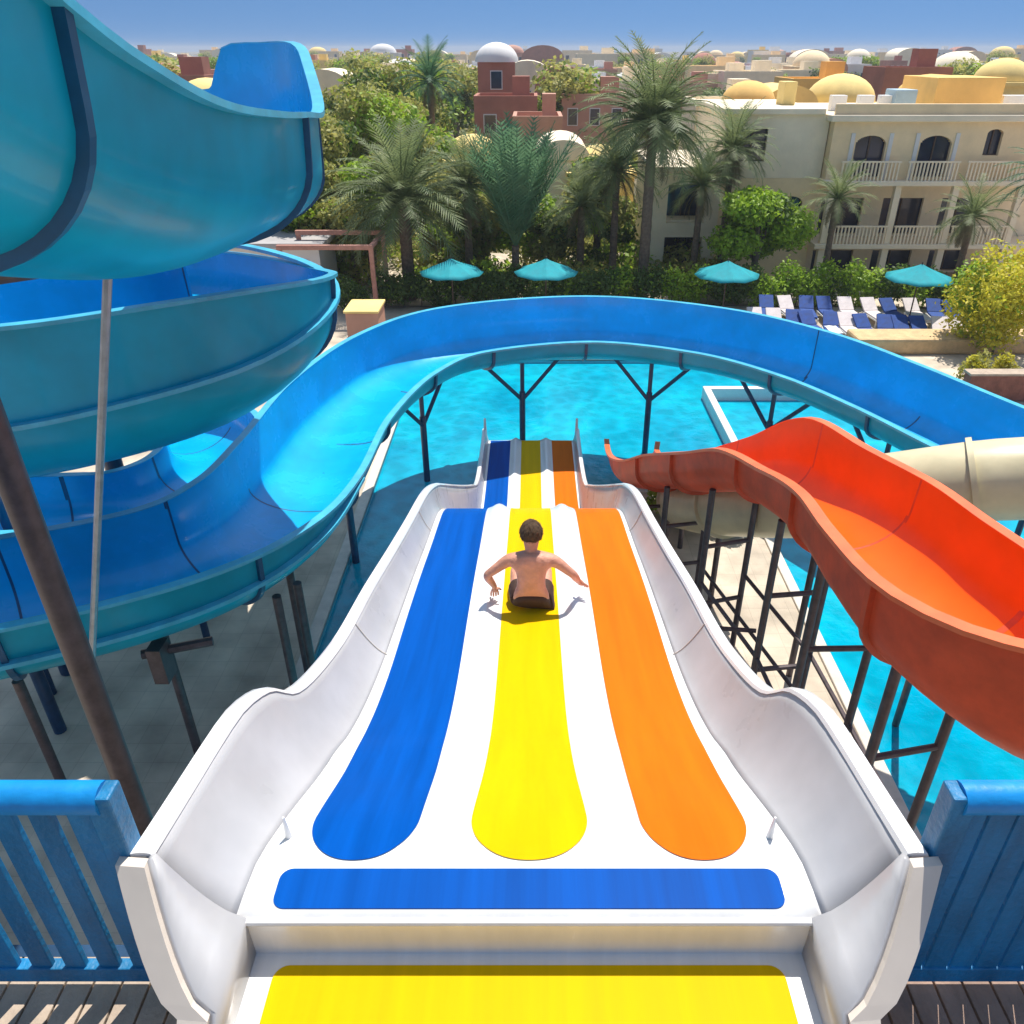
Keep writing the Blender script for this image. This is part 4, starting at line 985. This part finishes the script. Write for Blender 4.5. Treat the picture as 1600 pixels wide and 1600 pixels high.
# roof-top rooms with low domes
def dome(mb, c, r, h, n=20, k=7):
    vs = []
    for i in range(k+1):
        th = math.pi/2*i/k
        for j in range(n): ph = 2*math.pi*j/n; vs.append((c[0]+r*math.cos(th)*math.cos(ph), c[1]+r*math.cos(th)*math.sin(ph), c[2]+h*math.sin(th)))
    mb.add(vs, [(i*n+j, i*n+(j+1)%n, (i+1)*n+(j+1)%n, (i+1)*n+j) for i in range(k) for j in range(n)])
MB().box(Vector((X(1395),YB+2,zr+.284))-ao, Vector((X(1428),YB+3.4,zr+1.2))-ao).build('water_tank', M['tank'], ab, bevel=.05)
MB().box(Vector((X(1455),YB+2,zr+.284))-ao, Vector((X(1560),YB+6,zr+1.7))-ao).build('roof_room', M['wall_ochre'], ab, bevel=.03)
MB().box(Vector((X(1230),YB+3,zr+.5))-ao, Vector((X(1250),YB+4.2,zr+1.5))-ao).build('chimney', M['wall_yellow'], ab, bevel=.03)

# ------------------------------------------------------------------ town behind
def house(name, label, cat, px, Y, wdt, dep, hh, m, style, group, nwin=3, sep=0, wz=None, rz=0):
    x = at_ground_z(px, Y, hh); r = empty(name, (x, Y, 0), rz); tag(r, label, cat, group)
    MB().box((-wdt/2,0,0),(wdt/2,dep,hh)).build('wall', m, r)
    if style == 'dome':
        rf = MB(); rr = min(wdt, dep)*.46; rf.box((-wdt/2-.15,-.15,hh),(wdt/2+.15,dep+.15,hh+.25)); dome(rf, (0,dep/2,hh+.25), rr, rr*.75); rf.build('roof', m, r, smooth=True, ang=30)
    elif style == 'flat':
        rf = MB()
        for a, b in (((-wdt/2-.02,-.02),(wdt/2+.02,.25)),((-wdt/2-.02,dep-.25),(wdt/2+.02,dep+.02)),((-wdt/2-.02,.25),(-wdt/2+.25,dep-.25)),((wdt/2-.25,.25),(wdt/2+.02,dep-.25))): rf.box((a[0],a[1],hh),(b[0],b[1],hh+.5))
        rf.build('parapet', m, r); MB().box((wdt*.1,dep*.4,hh),(wdt*.38,dep*.7,hh+1.8)).build('roof_room', m, r)
    elif style == 'vault':
        rf = MB(); n_ = 12; vs = []
        for yy in (-.1, dep+.1):
            for k in range(n_+1): a = math.pi*k/n_; vs.append((math.cos(a)*wdt*.5, yy, hh + math.sin(a)*wdt*.34))
        rf.add(vs, [(k,k+1,n_+2+k,n_+1+k) for k in range(n_)] + [tuple(range(n_+1)), tuple(range(2*n_+1, n_, -1))]); rf.build('roof', m, r, smooth=True, ang=30)
    st_ = max(int(hh/3), 1)
    for j in range(st_):
        for k in range(nwin):
            xw = -wdt/2 + wdt*(k+.5)/nwin; zw = 1.0 + j*hh/st_; ww = min(.9, wdt/nwin*.4)
            f_ = MB().box((xw-ww/2-.08,-.05,zw-.08),(xw+ww/2+.08,-.002,zw+1.38)).build('window', M['wall_white'], r)
            MB().box((xw-ww/2,-.08,zw),(xw+ww/2,-.052,zw+1.3)).build('pane', M['glass'], f_)
    return r
NEAR = [ # px, distance, width, depth, height, colour, style, label
 (735,52,3.8,4,3.9,'wall_yellow','dome','cream domed house just left of the slim palm'),
 (880,50,3.2,6,4.4,'wall_pale','vault','pale vaulted house between the slim palm and the tallest palm'),
 (940,49,3.8,4,3.6,'wall_yellow','dome','yellow domed house beside the tallest palm'),
 (790,70,5,5,6.3,'wall_red','flat','red house under the white dome on the skyline'),
 (840,62,3.5,5,5.4,'wall_pink','flat','pink house with a stepped roof behind the slim palm'),
 (1180,50,3.4,4,7.0,'wall_ochre','dome','ochre dome showing over the left wing of the apartments'),
 (1235,55,3.4,5,6.9,'wall_yellow','vault','yellow vault behind the chimney of the apartments'),
 (1330,58,5.2,5,6.6,'wall_yellow','dome','large yellow dome behind the middle of the apartment roof'),
 (1500,56,4.5,5,7.0,'wall_ochre','vault','ochre vault behind the right half of the apartment roof'),
 (1435,74,5.5,5,8.2,'wall_red','flat','square dark red house above the apartment roof'),
 (1590,66,4.5,5,7.6,'wall_yellow','dome','yellow domed tower at the right edge of the skyline'),
 (880,95,6,6,6.4,'wall_red','vault','long red vaulted house on the skyline left of the tallest palm'),
 (930,80,6,5,6.0,'wall_pink','flat','pink flat-roofed house left of the tallest palm'),
 (1140,66,5,6,6.2,'wall_pale','flat','pale flat-roofed house right of the tallest palm'),
 (1290,80,6,6,7.2,'wall_ochre','flat','ochre flat-roofed block behind the large yellow dome'),
 (310,60,5,5,6.3,'wall_yellow','dome','yellow domed house seen through the loop of the upper flume'),
 (255,75,7,6,7.6,'wall_red','flat','red house seen through the loop of the upper flume'),
 (505,72,5,5,6.9,'wall_pale','vault','pale vaulted roof rising above the olive trees'),
]
for px, Y, w_, d_, hh, m_, stl, lb in NEAR:
    house('house', lb, 'house', px, Y, w_, d_, hh, M[m_], stl, 'houses of the town behind the pool', nwin=max(int(w_/2),2))
hw = house('domed_tower', 'white dome standing highest on the skyline above the red house', 'building', 775, 78, 3.2, 3.2, 9.0, M['wall_red'], 'none', None, 1)
dm = MB(); dome(dm, (0,1.6,9.0), 1.9, 1.5); dm.build('dome', M['wall_white'], hw, smooth=True)
rng = random.Random(21)
side_words = ['far left','left','middle','right','far right']
cols = ['wall_white','wall_white','wall_pale','wall_pale','wall_beige','wall_beige','wall_yellow','wall_pink','wall_red']
adj = {'wall_white':'white','wall_pale':'pale','wall_beige':'beige','wall_yellow':'yellow','wall_pink':'pink','wall_red':'red'}
for k in range(90):
    px = 150 + (k*16.6 + rng.uniform(-8,8)) ; px = px if px < 1640 else 1640
    Y = rng.choice((110,130,155,185,225,270)) + rng.uniform(-8,8); w_ = rng.uniform(5,10); hh = rng.uniform(3.8,7.2); c = rng.choice(cols); stl = rng.choice(('flat','flat','flat','flat','dome','vault'))
    house('far_house', '%s %s-roofed house in the distant town' % (adj[c], {'flat':'flat','dome':'dome','vault':'vault'}[stl]), 'house', px, Y, w_, 8, hh, M[c], stl, 'distant houses, %s and %s-roofed' % (adj[c], stl), nwin=3)
protos = [o for o in bpy.data.objects if o.name.startswith('far_house') and o.parent is None][:40]
for k in range(110):
    s0 = protos[k % len(protos)]; c = copy_tree(s0); px = 140 + 1500*((k*.618) % 1); Y = 300 + 420*rng.random()
    c.location = (at_ground_z(px, Y, 7), Y, 0); f_ = rng.uniform(1.0, 1.45); c.scale = (f_*1.3, f_, f_)
# distant trees between the houses: three kinds copied
src = [tree(at_ground(520,90), 90, 9.0, 9, 'x', OL, 101, count=3500, leaf=.28, trunk=.12), tree(at_ground(560,96), 96, 8.2, 8, 'x', [M['leaf_dark'],M['leaf_dark'],M['leaf']], 102, count=3500, leaf=.28, trunk=.12), tree(at_ground(600,100), 100, 9.4, 7, 'x', OL, 103, count=3500, leaf=.28, trunk=.12)]
kinds = ['rounded olive tree standing in the distant town', 'dark green tree standing in the distant town', 'taller olive tree standing in the distant town']
for k in range(3): tag(src[k], kinds[k], 'tree', kinds[k].replace('tree standing','trees standing'))
for k in range(190):
    s0 = src[k % 3]; c = copy_tree(s0); px = rng.uniform(150,1640) if k > 25 else rng.uniform(430,760); Y = 80 + 520*rng.random()**1.5 if k > 25 else rng.uniform(75,200)
    c.location = (at_ground_z(px, Y, 6), Y, 0); c.rotation_euler = (0,0,rng.uniform(0,6.28)); f_ = rng.uniform(.65,1.05); c.scale = (f_*1.1,f_*1.1,f_)
# mixed planting on the ground in the gaps of the near gardens
def carpet(name, x0, x1, y0, y1, n_, size, label, seed):
    rng2 = np.random.default_rng(seed); B = [(rng2.uniform(x0,x1), rng2.uniform(y0,y1), rng2.uniform(.2,.9), rng2.uniform(.8,2.2), rng2.uniform(.8,2.2), rng2.uniform(.4,1.0)) for _ in range(150)]
    o = leaf_mesh(name, B, n_, size, None, seed, mats=[M['leaf'],M['leaf_dark'],M['leaf_bright']], fill=.5); tag(o, label, 'undergrowth', kind='stuff')
carpet('undergrowth', -26, 9, 37.5, 60, 60000, .14, 'tangled low undergrowth of the gardens behind the hedge', 5)
carpet('undergrowth', -60, 90, 66, 160, 40000, .4, 'scrub growing between the houses of the town', 6)

# ------------------------------------------------------------------ haze
hm = bpy.data.materials.new('haze'); hm.use_nodes = True; nt = hm.node_tree
for n in list(nt.nodes):
    if n.type == 'BSDF_PRINCIPLED': nt.nodes.remove(n)
pv = nt.nodes.new('ShaderNodeVolumePrincipled'); pv.inputs['Color'].default_value = (.80, .86, .94, 1); pv.inputs['Density'].default_value = .0005
nt.links.new(pv.outputs[0], [n for n in nt.nodes if n.type == 'OUTPUT_MATERIAL'][0].inputs['Volume'])
hzb = MB().box((-2520,-320,-2.4),(2520,3520,16.5)).build('haze', hm); tag(hzb, kind='stuff')
